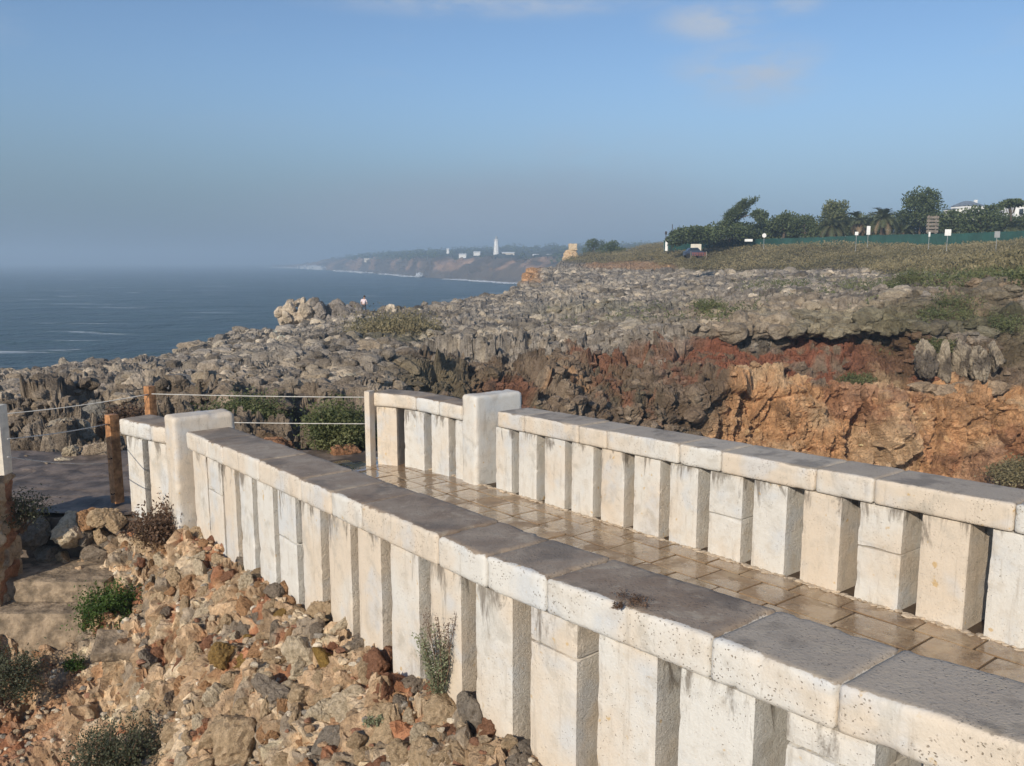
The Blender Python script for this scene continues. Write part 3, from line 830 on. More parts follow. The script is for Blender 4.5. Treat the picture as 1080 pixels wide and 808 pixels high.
def wood():
    rg = np.random.default_rng(5)
    exc = np.zeros(len(CPt), bool)
    for a_, b_ in ((467, 478), (482, 511), (516, 546), (559, 584)): exc |= (cpx > a_) & (cpx < b_) & (CG.reshape(-1, 3)[:, 1] < 1150)
    m = ~exc & (CG.reshape(-1, 3)[:, 2] > -9) & (cpy < 273.5) & (CG.reshape(-1, 3)[:, 1] < 2300)
    ids = np.nonzero(m)[0]
    q = rg.choice(ids, 1500)
    P = []
    for i in q:
        R = rg.uniform(2.0, 4.5)
        k = 14
        d = rg.normal(size=(k, 3)); d /= np.linalg.norm(d, axis=1, keepdims=True)
        P.append(CPt[i] + np.array([rg.normal() * 4, rg.normal() * 10, R * .4]) + d * np.array([R, R, R * .75]))
    P = np.concatenate(P)
    V, F = leaves(P, 2.2, rg, 0.8, 0.2)
    mb = MB(); mb.add(V, F)
    tag(mb.build("distant_wood", M['l_dark']), "dark hazy woodland along the top of the far coast", "woodland", kind='stuff')
wood()

# ------------------------------------------------------------------ surf along the far coast
def surf(name, label, pts, wid, hgt, seed, group=None):
    rg = np.random.default_rng(seed)
    mb = MB()
    for (px, Y, z) in pts:
        c = Wz(px, Y, z)
        for k in range(16):
            V, F = RB[2][rg.integers(14)]
            s = wid * rg.uniform(.25, 1)
            mb.add((V @ rotm(rg).T) * np.array([s, s * 1.2, hgt * rg.uniform(.3, 1)]) + c + np.array([rg.normal() * wid * 1.2, rg.normal() * wid, 0]), F)
    tag(mb.build(name, M['foam'], smooth=True), label, "wave", group, 'stuff')
surf("breaking_wave", "long white surf line at the misty tip of the far coast", [(x, np.interp(x, [290, 345], [2500, 1850]), -20) for x in range(292, 322, 3)], 9, 2.5, 1)
surf("breaking_wave", "tallest white spray burst left of the pale fort wall", [(x, np.interp(x, [290, 345], [2500, 1850]), -18.8) for x in range(322, 350, 3)], 9, 9.0, 2)
surf("breaking_wave", "white surf below the pale fort wall on the point", [(x, np.interp(x, [345, 385, 440], [1790, 1390, 1020]), -19.9) for x in range(358, 392, 3)], 6, 2.0, 3)
surf("breaking_wave", "thin white surf left of the upright spray on the far shore", [(x, np.interp(x, [385, 440], [1380, 1020]), -20) for x in range(404, 440, 3)], 4.0, 1.3, 4)
surf("breaking_wave", "small upright plume of spray standing against the far shore", [(442, 1005, -17.5), (442, 1008, -16), (441.5, 1000, -19), (443, 1000, -18)], 1.3, 2.4, 5)
surf("breaking_wave", "thin surf line under the cliffs below the lighthouse", [(x, np.interp(x, [440, 520, 600], [1010, 785, 640]), -20) for x in range(476, 550, 3)], 3.0, 0.8, 6)

# ------------------------------------------------------------------ haze
hz_m = bpy.data.materials.new("haze"); hz_m.use_nodes = True
hn = hz_m.node_tree; hn.nodes.clear()
ho = hn.nodes.new("ShaderNodeOutputMaterial"); hv = hn.nodes.new("ShaderNodeVolumePrincipled")
hv.inputs["Color"].default_value = (0.56, 0.72, 0.88, 1)
hv.inputs["Density"].default_value = 0.0008
hv.inputs["Anisotropy"].default_value = 0.1
hn.links.new(hv.outputs[0], ho.inputs["Volume"])
V, F = box((0, 4400, 12), (24400, 9300, 74))
tag(mesh_np("haze", V, F, hz_m), kind='stuff')

# ------------------------------------------------------------------ bridge: frame of reference s (along), n (across)
DV = np.array([.607, -.795]); NV = np.array([.795, .607])
ZT0, ZS = -1.544, .0368                       # top of the coping at s = 0, slope along s
def SN(s, n, z): return np.array([s * DV[0] + n * NV[0], s * DV[1] + n * NV[1], z])
def ztop(s): return ZT0 + ZS * s
RBR = np.array([[DV[0], NV[0], 0], [DV[1], NV[1], 0], [0, 0, 1.0]])
def s_at(px, py, n):
    t = (px - 540.0) / (FPX * CP - (py - 404) * SP)
    return n * (t * NV[1] - NV[0]) / (DV[0] - t * DV[1])
def near_out(s): return np.interp(s, [-10, -9.3, -7, -3.7, -3.2, -2.2, -1.6, -0.98, 0.4], [2.61, 2.61, 2.635, 2.645, 2.68, 2.75, 2.785, 2.87, 3.08])

def block(s0, s1, n0, n1, z0, z1, rg, r=0.014, step=0.035, rough=0.004, chip=0.0, shear=True, angle=None, wobble=0.0):
    """worn block in the bridge frame between s0..s1, n0..n1, z0..z1 (z relative to the coping line)"""
    L = (s1 - s0, n1 - n0, z1 - z0)
    V, F, A = rbox(L, step, r)
    o = rg.uniform(0, 50, 3)
    nrm = V / (np.linalg.norm(V, axis=1, keepdims=True) + 1e-9)
    d = fbm(V * 6 + o, 3, 2) * rough * 1.6 + fbm(V * 25 + o, 2, 4) * rough * .6
    # worn and chipped arrises
    Ls = np.array(L) / 2
    e = np.sort(np.abs(V) / Ls * 1.0, axis=1)
    dist = np.sort(Ls - np.abs(V), axis=1)
    edge = np.exp(-(dist[:, 1] / 0.03) ** 2)
    ch = sstep(fbm(V * 9 + o, 3, 6), 0.12, 0.5) * edge * chip
    V = V + nrm * (d - ch)[:, None]
    sc, nc_, zc = (s0 + s1) / 2, (n0 + n1) / 2, (z0 + z1) / 2
    S = V[:, 0] + sc; N = V[:, 1] + nc_; Z = V[:, 2] + zc
    return S, N, Z, F, A

def to_world(S, N, Z, shift=None):
    if shift is not None: N = N + shift(S)
    return np.stack([S * DV[0] + N * NV[0], S * DV[1] + N * NV[1], Z + ZT0 + ZS * S], 1)

def post(parent, off, s0, s1, n0, n1, zb, rg, joint=None, shift=None, chip=0.012):
    mb = MB()
    spans = [(zb, -0.205)] if joint is None else [(zb, joint - 0.003), (joint + 0.003, -0.205)]
    for a, b in spans:
        S, N, Z, F, A = block(s0, s1, n0, n1, a, b, rg, 0.010, 0.04, 0.003, chip)
        V = to_world(S, N, Z, shift)
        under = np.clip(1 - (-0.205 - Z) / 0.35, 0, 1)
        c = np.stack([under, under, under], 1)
        side = np.isin(A, (0, 1))
        mb.add(V, F[~side], 0, c); mb.add(V, F[side], 1, c)
    return mb.build("post", [M['wash'], M['cast']], parent, col=True, off=off, smooth=False)

def cop_col(S, Nl, Z, rg, pale=False):
    e = fbm(np.stack([S * 5, Nl * 5, Z * 5], 1), 3, 9) * 0.03 + rg.uniform(0, .012)
    g_ = sstep(Z, -0.032, -0.012) * sstep(Nl + e, 0.010, 0.040)
    return np.stack([np.zeros(len(S)), g_, np.full(len(S), rg.uniform(0, .3) if (S.mean() < -2.3 and not pale) else rg.uniform(.6, .95))], 1)

def coping(parent, off, s0, s1, n0, n1, rg, shift=None, dz=0.0, chip=0.02, h=0.20, r=0.03, lift=0.0):
    S, N, Z, F, A = block(s0 + .004, s1 - .004, n0, n1, -h, dz, rg, r, 0.025, 0.0028, chip)
    mb = MB(); mb.add(to_world(S, N, Z, shift), F, 0, cop_col(S, N - n0, Z, rg, n0 > 3 and s0 < -2.6))
    return mb.build("coping_block", M['cop'], parent, col=True, off=off, smooth=True)

# near parapet ------------------------------------------------------
rb = np.random.default_rng(44)
off = SN(-5, 2.9, -3.1)
np_root = empty("stone_parapet", off, "whitewashed near parapet of spaced blocks with dark coping, sweeping past the rubble bank", "parapet", "stone parapets of the footbridge")
bot_px = [200, 317, 381, 461, 574, 747, 880, 1080]; bot_py = [480, 531, 561, 598, 649, 722, 779.5, 860]
jx = [197, 219, 235, 272.5, 317, 349, 381, 461, 512, 574, 747, 880]
js = [s_at(x, np.interp(x, bot_px, bot_py), near_out(-3)) for x in jx]
# use the flared outer face for the last ones
js = [s_at(x, np.interp(x, bot_px, bot_py), near_out(s)) for x, s in zip(jx, js)]
js += [js[-1] + 0.78, js[-1] + 1.5, js[-1] + 2.1]
sh_near = lambda S: near_out(S)
for i in range(len(js) - 1):
    dz = rb.uniform(-.006, .006)
    o = coping(np_root, off, js[i], js[i + 1], 0.0, 0.50, rb, sh_near, dz, chip=0.02 if js[i] > -4.5 else 0.01, r=0.022)
nposts = [(203, 217), (218, 233), (234.5, 247), (251.5, 265), (270, 287), (292, 311), (317, 337), (345.5, 369), (376.5, 401), (411, 441), (453, 486), (501, 540), (559, 609), (631, 694), (717.6, 797), (830, 925)]
post_s = []
for i, (a, b) in enumerate(nposts):
    ya, yb = np.interp([a, b], bot_px, bot_py)
    sa = s_at(a, ya, near_out(-3) + .03); sb = s_at(b, yb, near_out(-3) + .03)
    sa = s_at(a, ya, near_out(sa) + .03); sb = s_at(b, yb, near_out(sb) + .03)
    post_s.append((sa, sb))
sl = post_s[-1][1]
post_s += [(sl + .16, sl + .52), (sl + .68, sl + 1.05)]
for i, (sa, sb) in enumerate(post_s):
    j = {5: -0.62, 12: -0.40, 15: -0.34, 1: -0.55}.get(i)
    post(np_root, off, sa, sb, 0.03, 0.43, -1.75, rb, j, sh_near)
# near pier
def pier(parent, off, s0, s1, n0, n1, ztop_, zbot, rg):
    S, N, Z, F, A = block(s0, s1, n0, n1, zbot, ztop_, rg, 0.038, 0.03, 0.006, 0.02)
    mb = MB(); V = to_world(S, N, Z)
    mb.add(V, F, 0, (0.15, .15, .15))
    return mb.build("pier", [M['pier']], parent, col=True, off=off, smooth=True)
M['pier'] = mat_wash("pier_limewash")
s_p1 = s_at(195, 470, 2.62)
pier(np_root, off, s_p1 - 0.36, s_p1 + 0.01, 2.50, 3.20, 0.155, -1.7, rb)

# curved wing wall past the near pier
def wing(root, off, cpts, nb, posts, rg, width=0.42, flip=1):
    """cpts: outer top-edge polyline in world XY (from pier outwards)"""
    cp = np.array(cpts, float)
    seg = np.linalg.norm(np.diff(cp, axis=0), axis=1); L = np.concatenate([[0], np.cumsum(seg)])
    def at(l):
        x = np.interp(l, L, cp[:, 0]); y = np.interp(l, L, cp[:, 1])
        e = 0.05
        dx = np.interp(np.clip(l + e, 0, L[-1]), L, cp[:, 0]) - np.interp(np.clip(l - e, 0, L[-1]), L, cp[:, 0])
        dy = np.interp(np.clip(l + e, 0, L[-1]), L, cp[:, 1]) - np.interp(np.clip(l - e, 0, L[-1]), L, cp[:, 1])
        m = np.hypot(dx, dy); return x, y, dx / m, dy / m
    def place(S, N, Z, zt):
        x, y, dx, dy = at(S)
        return np.stack([x - dy * N * flip, y + dx * N * flip, Z + zt], 1)
    for a, b in nb:
        S, N, Z, F, A = block(a * L[-1] + .004, b * L[-1] - .004, 0, width, -0.2, 0, rg, 0.03, 0.04, 0.005, 0.015)
        if flip > 0: F = F
        mb = MB(); mb.add(place(S, N, Z, cp_z), F, 0, cop_col(S - 9, N, Z, rg)); mb.build("coping_block", M['cop'], root, col=True, off=off, smooth=True)
    for a, b in posts:
        S, N, Z, F, A = block(a * L[-1], b * L[-1], 0.03, width - .04, -1.35, -0.205, rg, 0.01, 0.04, 0.003, 0.01)
        mb = MB(); V = place(S, N, Z, cp_z); c = np.clip(1 - (-0.205 - Z) / 0.35, 0, 1)[:, None] * np.ones(3)
        side = np.isin(A, (0, 1)); mb.add(V, F[~side], 0, c); mb.add(V, F[side], 1, c)
        mb.build("post", [M['wash'], M['cast']], root, col=True, off=off)
zt = ztop(s_p1) - .02
cp_z = zt
def hitz(px, py, z):
    Y = z / ratio(py); return W(px, py, Y)
wa = hitz(176, 452, zt)[:2]; wb = hitz(160, 449, zt)[:2]; wc = hitz(143, 445.5, zt)[:2]; wd = hitz(124.5, 441.5, zt)[:2]
def fl(p): return [float(p[0]), float(p[1])]
wing(np_root, off, [fl(wd), fl(wc), fl(wb), fl(wa)], [(0, .66), (.66, 1.0)], [(.10, .44), (.56, .98)], rb, 0.42, 1)

# far parapet -------------------------------------------------------
off2 = SN(-6, 6.2, -3.0)
fp_root = empty("stone_parapet", off2, "cream whitewashed far parapet of spaced blocks with grey coping, beyond the wet paving", "parapet", "stone parapets of the footbridge")
FN = 6.0
fbx = [513, 608, 714, 858, 919, 1067, 1200]; fby = [449, 468.5, 489, 517, 529, 555, 580]
fj = [524, 552, 609.5, 639, 715, 759, 858.6, 920, 1068]
fs = [s_at(x, np.interp(x, fbx, fby), FN - .03) for x in fj]
fs += [fs[-1] + .62, fs[-1] + 1.2, fs[-1] + 2.0]
for i in range(len(fs) - 1):
    coping(fp_root, off2, fs[i], fs[i + 1], FN - .03, FN + .47, rb, None, rb.uniform(-.005, .005), chip=0.012, r=0.022)
fposts = [(522.7, 539.6), (547, 566), (574.6, 596), (603, 626), (634.5, 659), (669, 696.6), (707, 736.7), (749, 784), (795.5, 831), (848, 888.5), (907, 954), (973, 1024.7), (1047, 1105)]
for i, (a, b) in enumerate(fposts):
    sa = s_at(a, np.interp(a, fbx, fby), FN); sb = s_at(b, np.interp(b, fbx, fby), FN)
    post(fp_root, off2, sa, sb, FN, FN + .42, -1.06, rb, {7: -0.60, 10: -0.56}.get(i), None, 0.010)
sl = sb
for k in range(3):
    post(fp_root, off2, sl + .14 + k * .5, sl + .5 + k * .5, FN, FN + .42, -1.06, rb)
s_p2 = s_at(504, 500, 5.93)
pier(fp_root, off2, s_p2 - 0.33, s_p2, 5.90, 6.66, 0.155, -1.1, rb)
cp_z = ztop(s_p2) - .02
q = [hitz(487, 428.5, cp_z), hitz(455, 422, cp_z), hitz(428, 417, cp_z), hitz(405, 415, cp_z), hitz(392, 414, cp_z)]
q = [fl(p[:2]) for p in q]
wing(fp_root, off2, q[::-1], [(0, .44), (.44, .72), (.72, 1.0)], [(.03, .22), (.29, .52), (.61, .82), (.90, .99)], rb, 0.42, 1)
# end slab of the wing
e = hitz(390.5, 412.5, cp_z + .03)
V, F, A = rbox((0.09, 0.14, 1.2), 0.04, 0.01)
ang = math.atan2(q[-2][1] - q[-1][1], q[-2][0] - q[-1][0])
R = np.array([[math.cos(ang), -math.sin(ang), 0], [math.sin(ang), math.cos(ang), 0], [0, 0, 1]])
V = V @ R.T + np.array([e[0] - .02, e[1] + .03, e[2] - .6])
mesh_np("end_slab", V - off2, F, M['wash'], fp_root, col=(0, 0, 0))
# ragged mortar line at the foot of the far parapet
mb = MB(); rg = np.random.default_rng(8)
for s in np.arange(-10.0, -0.4, 0.045):
    V, F = RB[2][rg.integers(14)]
    a = rg.uniform(.012, .034)
    mb.add((V @ rotm(rg).T) * np.array([a * 1.5, a * 1.2, a * .45]) + SN(s, FN - rg.uniform(-.01, .035), ztop(s) - 1.0), F)
M['mortar'] = mat_plain("mortar", (0.46, 0.37, 0.27), 0.9, 0.3, 20, bump=0.01)
tag(mb.build("mortar_line", M['mortar'], fp_root, off=off2), kind='stuff')

# deck --------------------------------------------------------------
def wet_material():
    m, nt, b = newmat("wet_paving"); g = NT(nt)
    vec = g.coord(); geo = g.n("ShaderNodeNewGeometry")
    c = g.mix(geo.outputs["Random Per Island"], (0.20, 0.125, 0.068), (0.36, 0.24, 0.14))
    c = g.mix(g.rng(g.noise(vec, 5, 6, 0.6), 0.35, 0.7), c, (0.20, 0.135, 0.085))
    c = g.mix(g.math('MULTIPLY', g.rng(g.noise(vec, 3.1, 6, 0.65, 0.4), 0.48, 0.62), 0.6), c, (0.40, 0.30, 0.19))
    c = g.mix(g.rng(g.noise(vec, 22, 4, 0.6), 0.53, 0.72), c, (0.36, 0.27, 0.17))
    c = g.mix(g.math('MULTIPLY', g.rng(g.noise(vec, 9, 5, 0.7), 0.55, 0.66), 0.6), c, (0.10, 0.065, 0.04))
    g.link(c, b.inputs["Base Color"])
    w = g.noise(vec, 2.3, 5, 0.6, 0.5)
    g.link(g.rng(w, 0.46, 0.62, 0.06, 0.48), b.inputs["Roughness"])
    b.inputs["Specular IOR Level"].default_value = 0.6
    g.link(g.rng(w, 0.62, 0.48, 0.0, 0.75), b.inputs["Coat Weight"]); b.inputs["Coat Roughness"].default_value = 0.08
    h = g.math('ADD', g.noise(vec, 8, 4, 0.6), g.math('MULTIPLY', g.noise(vec, 70, 3, 0.6), 0.12))
    g.link(g.bump(h, 0.010, 0.9), b.inputs["Normal"])
    return m
M['wet'] = wet_material()
M['grout'] = mat_plain("dark_grout", (0.075, 0.05, 0.03), 0.6, 0.3, 20, bump=0.004)
mb = MB(); rg = np.random.default_rng(21)
n = 3.10
row = 0
while n < 6.02:
    wd_ = min(rg.uniform(0.29, 0.36), 6.03 - n)
    if wd_ < .06: break
    s = -11.2 + rg.uniform(0, .4)
    while s < 1.2:
        ln = rg.uniform(0.36, 0.60)
        V, F, A = rbox((ln - .014, wd_ - .014, .04), 0.08, 0.008)
        tx, ty = rg.normal(size=2) * 0.006
        Z = V[:, 2] + V[:, 0] * tx + V[:, 1] * ty + rg.normal() * .0015
        S = V[:, 0] + s + ln / 2; N = V[:, 1] + n + wd_ / 2
        mb.add(np.stack([S * DV[0] + N * NV[0], S * DV[1] + N * NV[1], Z - 1.022 + ZT0 + ZS * S], 1), F, 0)
        s += ln
    n += wd_; row += 1
mb2_s = []
Vg = np.array([SN(s, n_, ztop(s) - 1.012) for s, n_ in ((-11.3, 3.05), (1.3, 3.05), (1.3, 6.5), (-11.3, 6.5))])
Vb = Vg - np.array([0, 0, 0.75])
V = np.concatenate([Vb, Vg]); F = np.array([(0, 3, 2, 1), (4, 5, 6, 7), (0, 1, 5, 4), (1, 2, 6, 5), (2, 3, 7, 6), (3, 0, 4, 7)])
mb.add(V, F, 1)
tag(mb.build("bridge_paving", [M['wet'], M['grout']]), kind='structure')

# platform at the far end of the bridge
def platform():
    mm = mat_plain("wet_rock_floor", (0.15, 0.115, 0.09), 0.62, 0.5, 3, bump=0.04, spec=0.3)
    xs = np.linspace(-9.5, -1.2, 130); ys = np.linspace(9.8, 13.2, 60)
    X, Y = np.meshgrid(xs, ys, indexing='ij')
    P = np.stack([X.ravel(), Y.ravel(), np.zeros(X.size)], 1)
    d, b = rockd(P, 0.9, 3, (1, 1, 1), 0.3, 0.06, 0.10)
    P[:, 2] = -3.07 + d * 0.03 + fbm(P * 1.2, 4, 3) * 0.02
    P[:, 2] = np.minimum(P[:, 2], -3.03)
    F = grid_faces(*X.shape)[:, ::-1]
    V2, F2 = box((-5.35, 11.5, -3.45), (8.3, 3.38, 0.66))
    mb = MB(); mb.add(P, F, 0); mb.add(V2, F2, 0)
    tag(mb.build("platform_floor", mm, smooth=False), kind='structure')
platform()

# ------------------------------------------------------------------ bank below the near parapet
foot_px = [120, 160, 200, 218, 237, 258, 280, 317, 345, 372, 400, 440, 500, 558, 640, 800]
foot_py = [535, 540, 548, 554, 567, 588, 606, 628, 642, 663, 686, 704, 753, 798, 860, 980]
CPTS = []
for a, b in zip(foot_px, foot_py):
    if a < 190: continue
    t = (a - 540.0) / (FPX * CP - (b - 404) * SP)
    Y = 2.72 / (NV[0] * t + NV[1]); p = W(a, b, Y)
    CPTS.append(p)
    for m_, dz_ in ((.22, -.02), (.6, .30), (1.0, .70), (1.4, 1.25), (1.9, 1.65), (2.4, 1.85)):
        CPTS.append(np.array([p[0] - NV[0] * m_, p[1] - NV[1] * m_, max(p[2] - dz_, -4.75)]))
    CPTS.append(np.array([p[0] + NV[0] * .9, p[1] + NV[1] * .9, p[2] + .02]))
for q in [(120,545,9.95),(100,600,9.55),(60,600,9.6),(20,600,9.6),(-60,600,9.7),(125,560,9.75),(150,562,9.6),(170,570,9.5),(130,610,9.1),(150,620,8.9),
          (120,660,8.6),(60,664,8.75),(10,664,8.7),(-80,664,8.8),(130,690,8.2),(160,640,8.55),(60,700,8.25),(0,700,8.2),(-80,700,8.3),(60,750,7.75),(0,760,7.6),(120,760,7.3),(-60,808,7.0),(0,808,7.0),(60,808,6.95),(150,808,6.2),(0,900,6.1),(100,900,5.9),(170,720,7.4),(-120,740,8)]:
    CPTS.append(W(*q))
CPTS = np.array(CPTS)
def bank_z(X, Y):
    D2 = (X[:, None] - CPTS[None, :, 0]) ** 2 + (Y[:, None] - CPTS[None, :, 1]) ** 2
    w = 1.0 / (D2 + 0.012) ** 1.7
    return (w * CPTS[None, :, 2]).sum(1) / w.sum(1)
gx = np.arange(-8.6, 3.2, 0.028); gy = np.arange(0.2, 10.4, 0.028)
GX, GY = np.meshgrid(gx, gy, indexing='ij')
X = GX.ravel(); Y = GY.ravel()
Z = np.concatenate([bank_z(X[i:i + 20000], Y[i:i + 20000]) for i in range(0, len(X), 20000)])
Z = np.where((Y > 9.72) & (X < -3.8), np.minimum(Z, -3.3), Z)
nn = X * NV[0] + Y * NV[1]; ss = X * DV[0] + Y * DV[1]
BP = np.stack([X, Y, Z], 1)
d1, b1 = rockd(BP, 0.22, 7, (1, 1, 1), 0.5, 0.18, 0.5)
d2, b2 = rockd(BP, 0.09, 17, (1, 1, 1), 0.5, 0.2, 0.5)
soil = sstep(1.45 - nn + fbm(BP * 1.2, 3, 4) * .6, 0.0, 0.6) * sstep(Y, 4.0, 5.0)
amp = 1 - .45 * soil
gN = grid_normals(BP.reshape(GX.shape + (3,))).reshape(-1, 3)
gN = np.where(gN[:, 2:3] < 0, -gN, gN)
BP = BP + gN * ((d1 * 0.7 + d2 * 0.6) * amp + fbm(BP * 0.9, 3, 5) * 0.06)[:, None]
under = sstep(nn, 2.55, 2.9)
BP[:, 2] -= under * .05
pal = np.array([(0.52, 0.40, 0.27), (0.40, 0.26, 0.16), (0.33, 0.17, 0.10), (0.30, 0.26, 0.21), (0.58, 0.49, 0.37), (0.42, 0.32, 0.22), (0.46, 0.35, 0.24)])
c = pal[(b1 * 6.999).astype(int)]
c = c * (0.7 + 0.6 * b2[:, None])
soilc = pal[[1]] * (0.75 + 0.4 * sstep(fbm(BP * 2.2, 3, 12), -.3, .3))[:, None]
redc = np.array([[0.24, 0.085, 0.04]])
rmask = sstep(fbm(BP * 1.1, 3, 52), 0.05, 0.25)[:, None]
soilc = soilc * (1 - rmask) + redc * rmask
c = c * (1 - .72 * soil[:, None]) + soilc * .72 * soil[:, None]
mb = MB(); mb.add(BP, grid_faces(*GX.shape)[:, ::-1], 0, np.clip(c * np.array([1.16, 1.07, .98]), .02, .8))
tag(mb.build("rubble_bank_ground", M['bank'], col=True), kind='structure')
Zg = BP[:, 2].reshape(GX.shape)
def bz(x, y):
    i = int(np.clip((x - gx[0]) / 0.028, 0, len(gx) - 1)); j = int(np.clip((y - gy[0]) / 0.028, 0, len(gy) - 1))
    return Zg[i, j]
def bank_hit(px, py):
    """first point of the bank along the sight line through a pixel"""
    for Yq in np.arange(2.0, 10.2, 0.03):
        p = W(px, py, Yq)
        if gx[0] < p[0] < gx[-1] and p[2] < bz(p[0], p[1]): return p
    return None

# stones -----------------------------------------------------------
STONE = [rock(4, np.random.default_rng(100 + i), 8 + i % 3, 0.06, 0.035) for i in range(16)]
STM = {}
def stone_obj(loc, size, S, R, kind, k, label, group, name="rubble_stone"):
    key = (kind, k)
    if key not in STM:
        V, F = STONE[k]
        me_o = mesh_np(name, V, F, M['s_' + kind], smooth=False)
        STM[key] = me_o.data
        o = me_o
    else:
        o = bpy.data.objects.new(name, STM[key]); COL.objects.link(o)
    o.location = loc
    o.scale = tuple(np.array(S) * size)
    o.rotation_euler = R
    return tag(o, label, "stone", group)

rs = np.random.default_rng(77)
WORD = {'cream': 'cream', 'white': 'whitish', 'orange': 'orange-brown', 'red': 'rust-red', 'grey': 'grey', 'ochre': 'ochre'}
ORD = ["first", "second", "third", "fourth", "fifth", "sixth", "seventh", "eighth", "ninth", "tenth", "eleventh", "twelfth", "thirteenth", "fourteenth", "fifteenth", "sixteenth", "seventeenth", "eighteenth"]
post_px = np.array([(a + b) / 2 for a, b in nposts])
placed = []
tries = 0
foot_line = lambda x: np.interp(x, foot_px, foot_py)
LBL = {}
while len(placed) < 290 and tries < 16000:
    tries += 1
    px = rs.uniform(122, 600); py = rs.uniform(500, 820)
    if py < foot_line(px) - 6: continue
    left = np.interp(py, [540, 600, 660, 700, 820], [110, 140, 150, 150, 120])
    if px < left: continue
    p = bank_hit(px, py)
    if p is None: continue
    if p[0] * NV[0] + p[1] * NV[1] > 2.72: continue
    big = rs.random()
    r_m = rs.uniform(0.06, 0.105) if big < .62 else rs.uniform(0.105, 0.155)
    r_px = r_m * FPX / p[1]
    if any((px - a) ** 2 + (py - b) ** 2 < (0.68 * (r_px + r)) ** 2 for a, b, r in placed): continue
    placed.append((px, py, r_px))
    kind = rs.choice(['cream', 'white', 'orange', 'red', 'grey', 'ochre'], p=[.42, .20, .15, .07, .13, .03])
    size = "large" if r_m > .125 else ("mid-sized" if r_m > .08 else "small")
    k = int(np.argmin(np.abs(post_px - px)))
    drop = py - foot_line(px)
    if px < 196: place = "below the brown bush by the white pier" if drop < 60 else "at the left edge of the bank"
    else:
        lvl = "at the foot of" if drop < 26 else ("just below" if drop < 75 else ("well below" if drop < 140 else "far below"))
        place = f"{lvl} the {ORD[k]} post from the near pier"
    lab = f"{size} {WORD[kind]} rubble stone {place}"
    LBL.setdefault(lab, []).append(len(placed))
    n_ = len(LBL[lab])
    if n_ == 2: lab = f"{size} {WORD[kind]} stone, another {place}"
    elif n_ > 2: lab = f"{size} {WORD[kind]} stone, one more {place}"
    stone_obj(Vector(p) + Vector((NV[0], NV[1], -0.6)) * (0.25 * r_m), r_m, (rs.uniform(.85, 1.5), rs.uniform(.8, 1.2), rs.uniform(.7, 1.15)),
              tuple(rs.uniform(0, 6.28, 3)), kind, int(rs.integers(16)), lab, "rubble stones set in the bank")
for (px, py, r_m, kind, S, lab) in [
    (470, 757, .155, 'cream', (1.1, .9, 1.05), "broad cream boulder beside the sage plant at the parapet foot"),
    (318, 690, .15, 'white', (.9, .9, 1.2), "hollow pale stone on the bank below the sixth post"),
    (288, 735, .17, 'grey', (1.2, 1, .8), "blue-grey split boulder low on the middle of the bank"),
    (256, 780, .19, 'cream', (1.2, 1, 1.1), "biggest cream boulder at the bottom edge of the bank"),
    (238, 690, .12, 'ochre', (.9, .9, 1.1), "bright ochre stone half way down the bank"),
    (395, 705, .12, 'red', (1.2, .9, .9), "rust-red chunk under the ninth post foot")]:
    p = bank_hit(px, py)
    if p is not None: stone_obj(Vector(p), r_m, S, tuple(rs.uniform(0, 6.28, 3)), kind, int(rs.integers(16)), lab, "rubble stones set in the bank")
# stones walled up under the platform edge
for (px, py, r_px, kind, lab) in [
    (76, 560, 19, 'white', "tall jagged white stone in the shaded wall under the platform"),
    (92, 548, 12, 'orange', "orange stone at the top left of the wall under the timber post"),
    (108, 545, 12, 'cream', "cream stone at the top of the wall right under the timber post"),
    (122, 552, 11, 'cream', "cream knob of stone just right of the timber post foot"),
    (92, 566, 9, 'grey', "small grey stone in the middle of the wall by the steps"),
    (106, 566, 10, 'cream', "flat tan stone in the middle of the wall by the steps"),
    (106, 584, 13, 'grey', "grey block resting on the top step below the timber post"),
    (90, 587, 9, 'grey', "narrow grey stone standing on the top step"),
    (66, 592, 14, 'cream', "cream broken stone lying on the top step edge"),
    (50, 585, 16, 'grey', "dim grey stone in the shade above the top step"),
    (30, 560, 17, 'grey', "dim grey boulder in deep shade beside the stone pillar"),
    (118, 572, 9, 'grey', "dark stone wedged right of the wall by the steps")]:
    p = W(px, py, 9.72); stone_obj(Vector(p), r_px * 9.72 / FPX * 1.1, (1, .8, 1.15), tuple(rs.uniform(0, 6.28, 3)), kind, int(rs.integers(16)), lab, "stones of the wall under the platform")

# small broken stones lying between the big ones
rgv = np.random.default_rng(55); mb = MB(); cnt = 0
gp = np.array([(0.62, .49, .34), (.50, .33, .20), (.36, .19, .12), (.34, .30, .25), (.72, .62, .48), (.50, .39, .27)])
while cnt < 1900:
    x = rgv.uniform(-5.6, 1.0); y = rgv.uniform(3.2, 9.6)
    n_ = x * NV[0] + y * NV[1]
    if n_ > 2.72 or n_ < -.4: continue
    if y > 8.3 and n_ < 1.75: continue
    V, F = RB[2][rgv.integers(14)]
    a = rgv.uniform(.010, .035)
    mb.add((V @ rotm(rgv).T) * np.array([a * 1.3, a, a * .8]) + np.array([x, y, bz(x, y) + a * .3]), F, 0, gp[rgv.integers(6)] * rgv.uniform(.8, 1.1)); cnt += 1
tag(mb.build("gravel", M['bank'], col=True), "small broken stone chips scattered between the rubble stones of the bank", "gravel", kind='stuff')

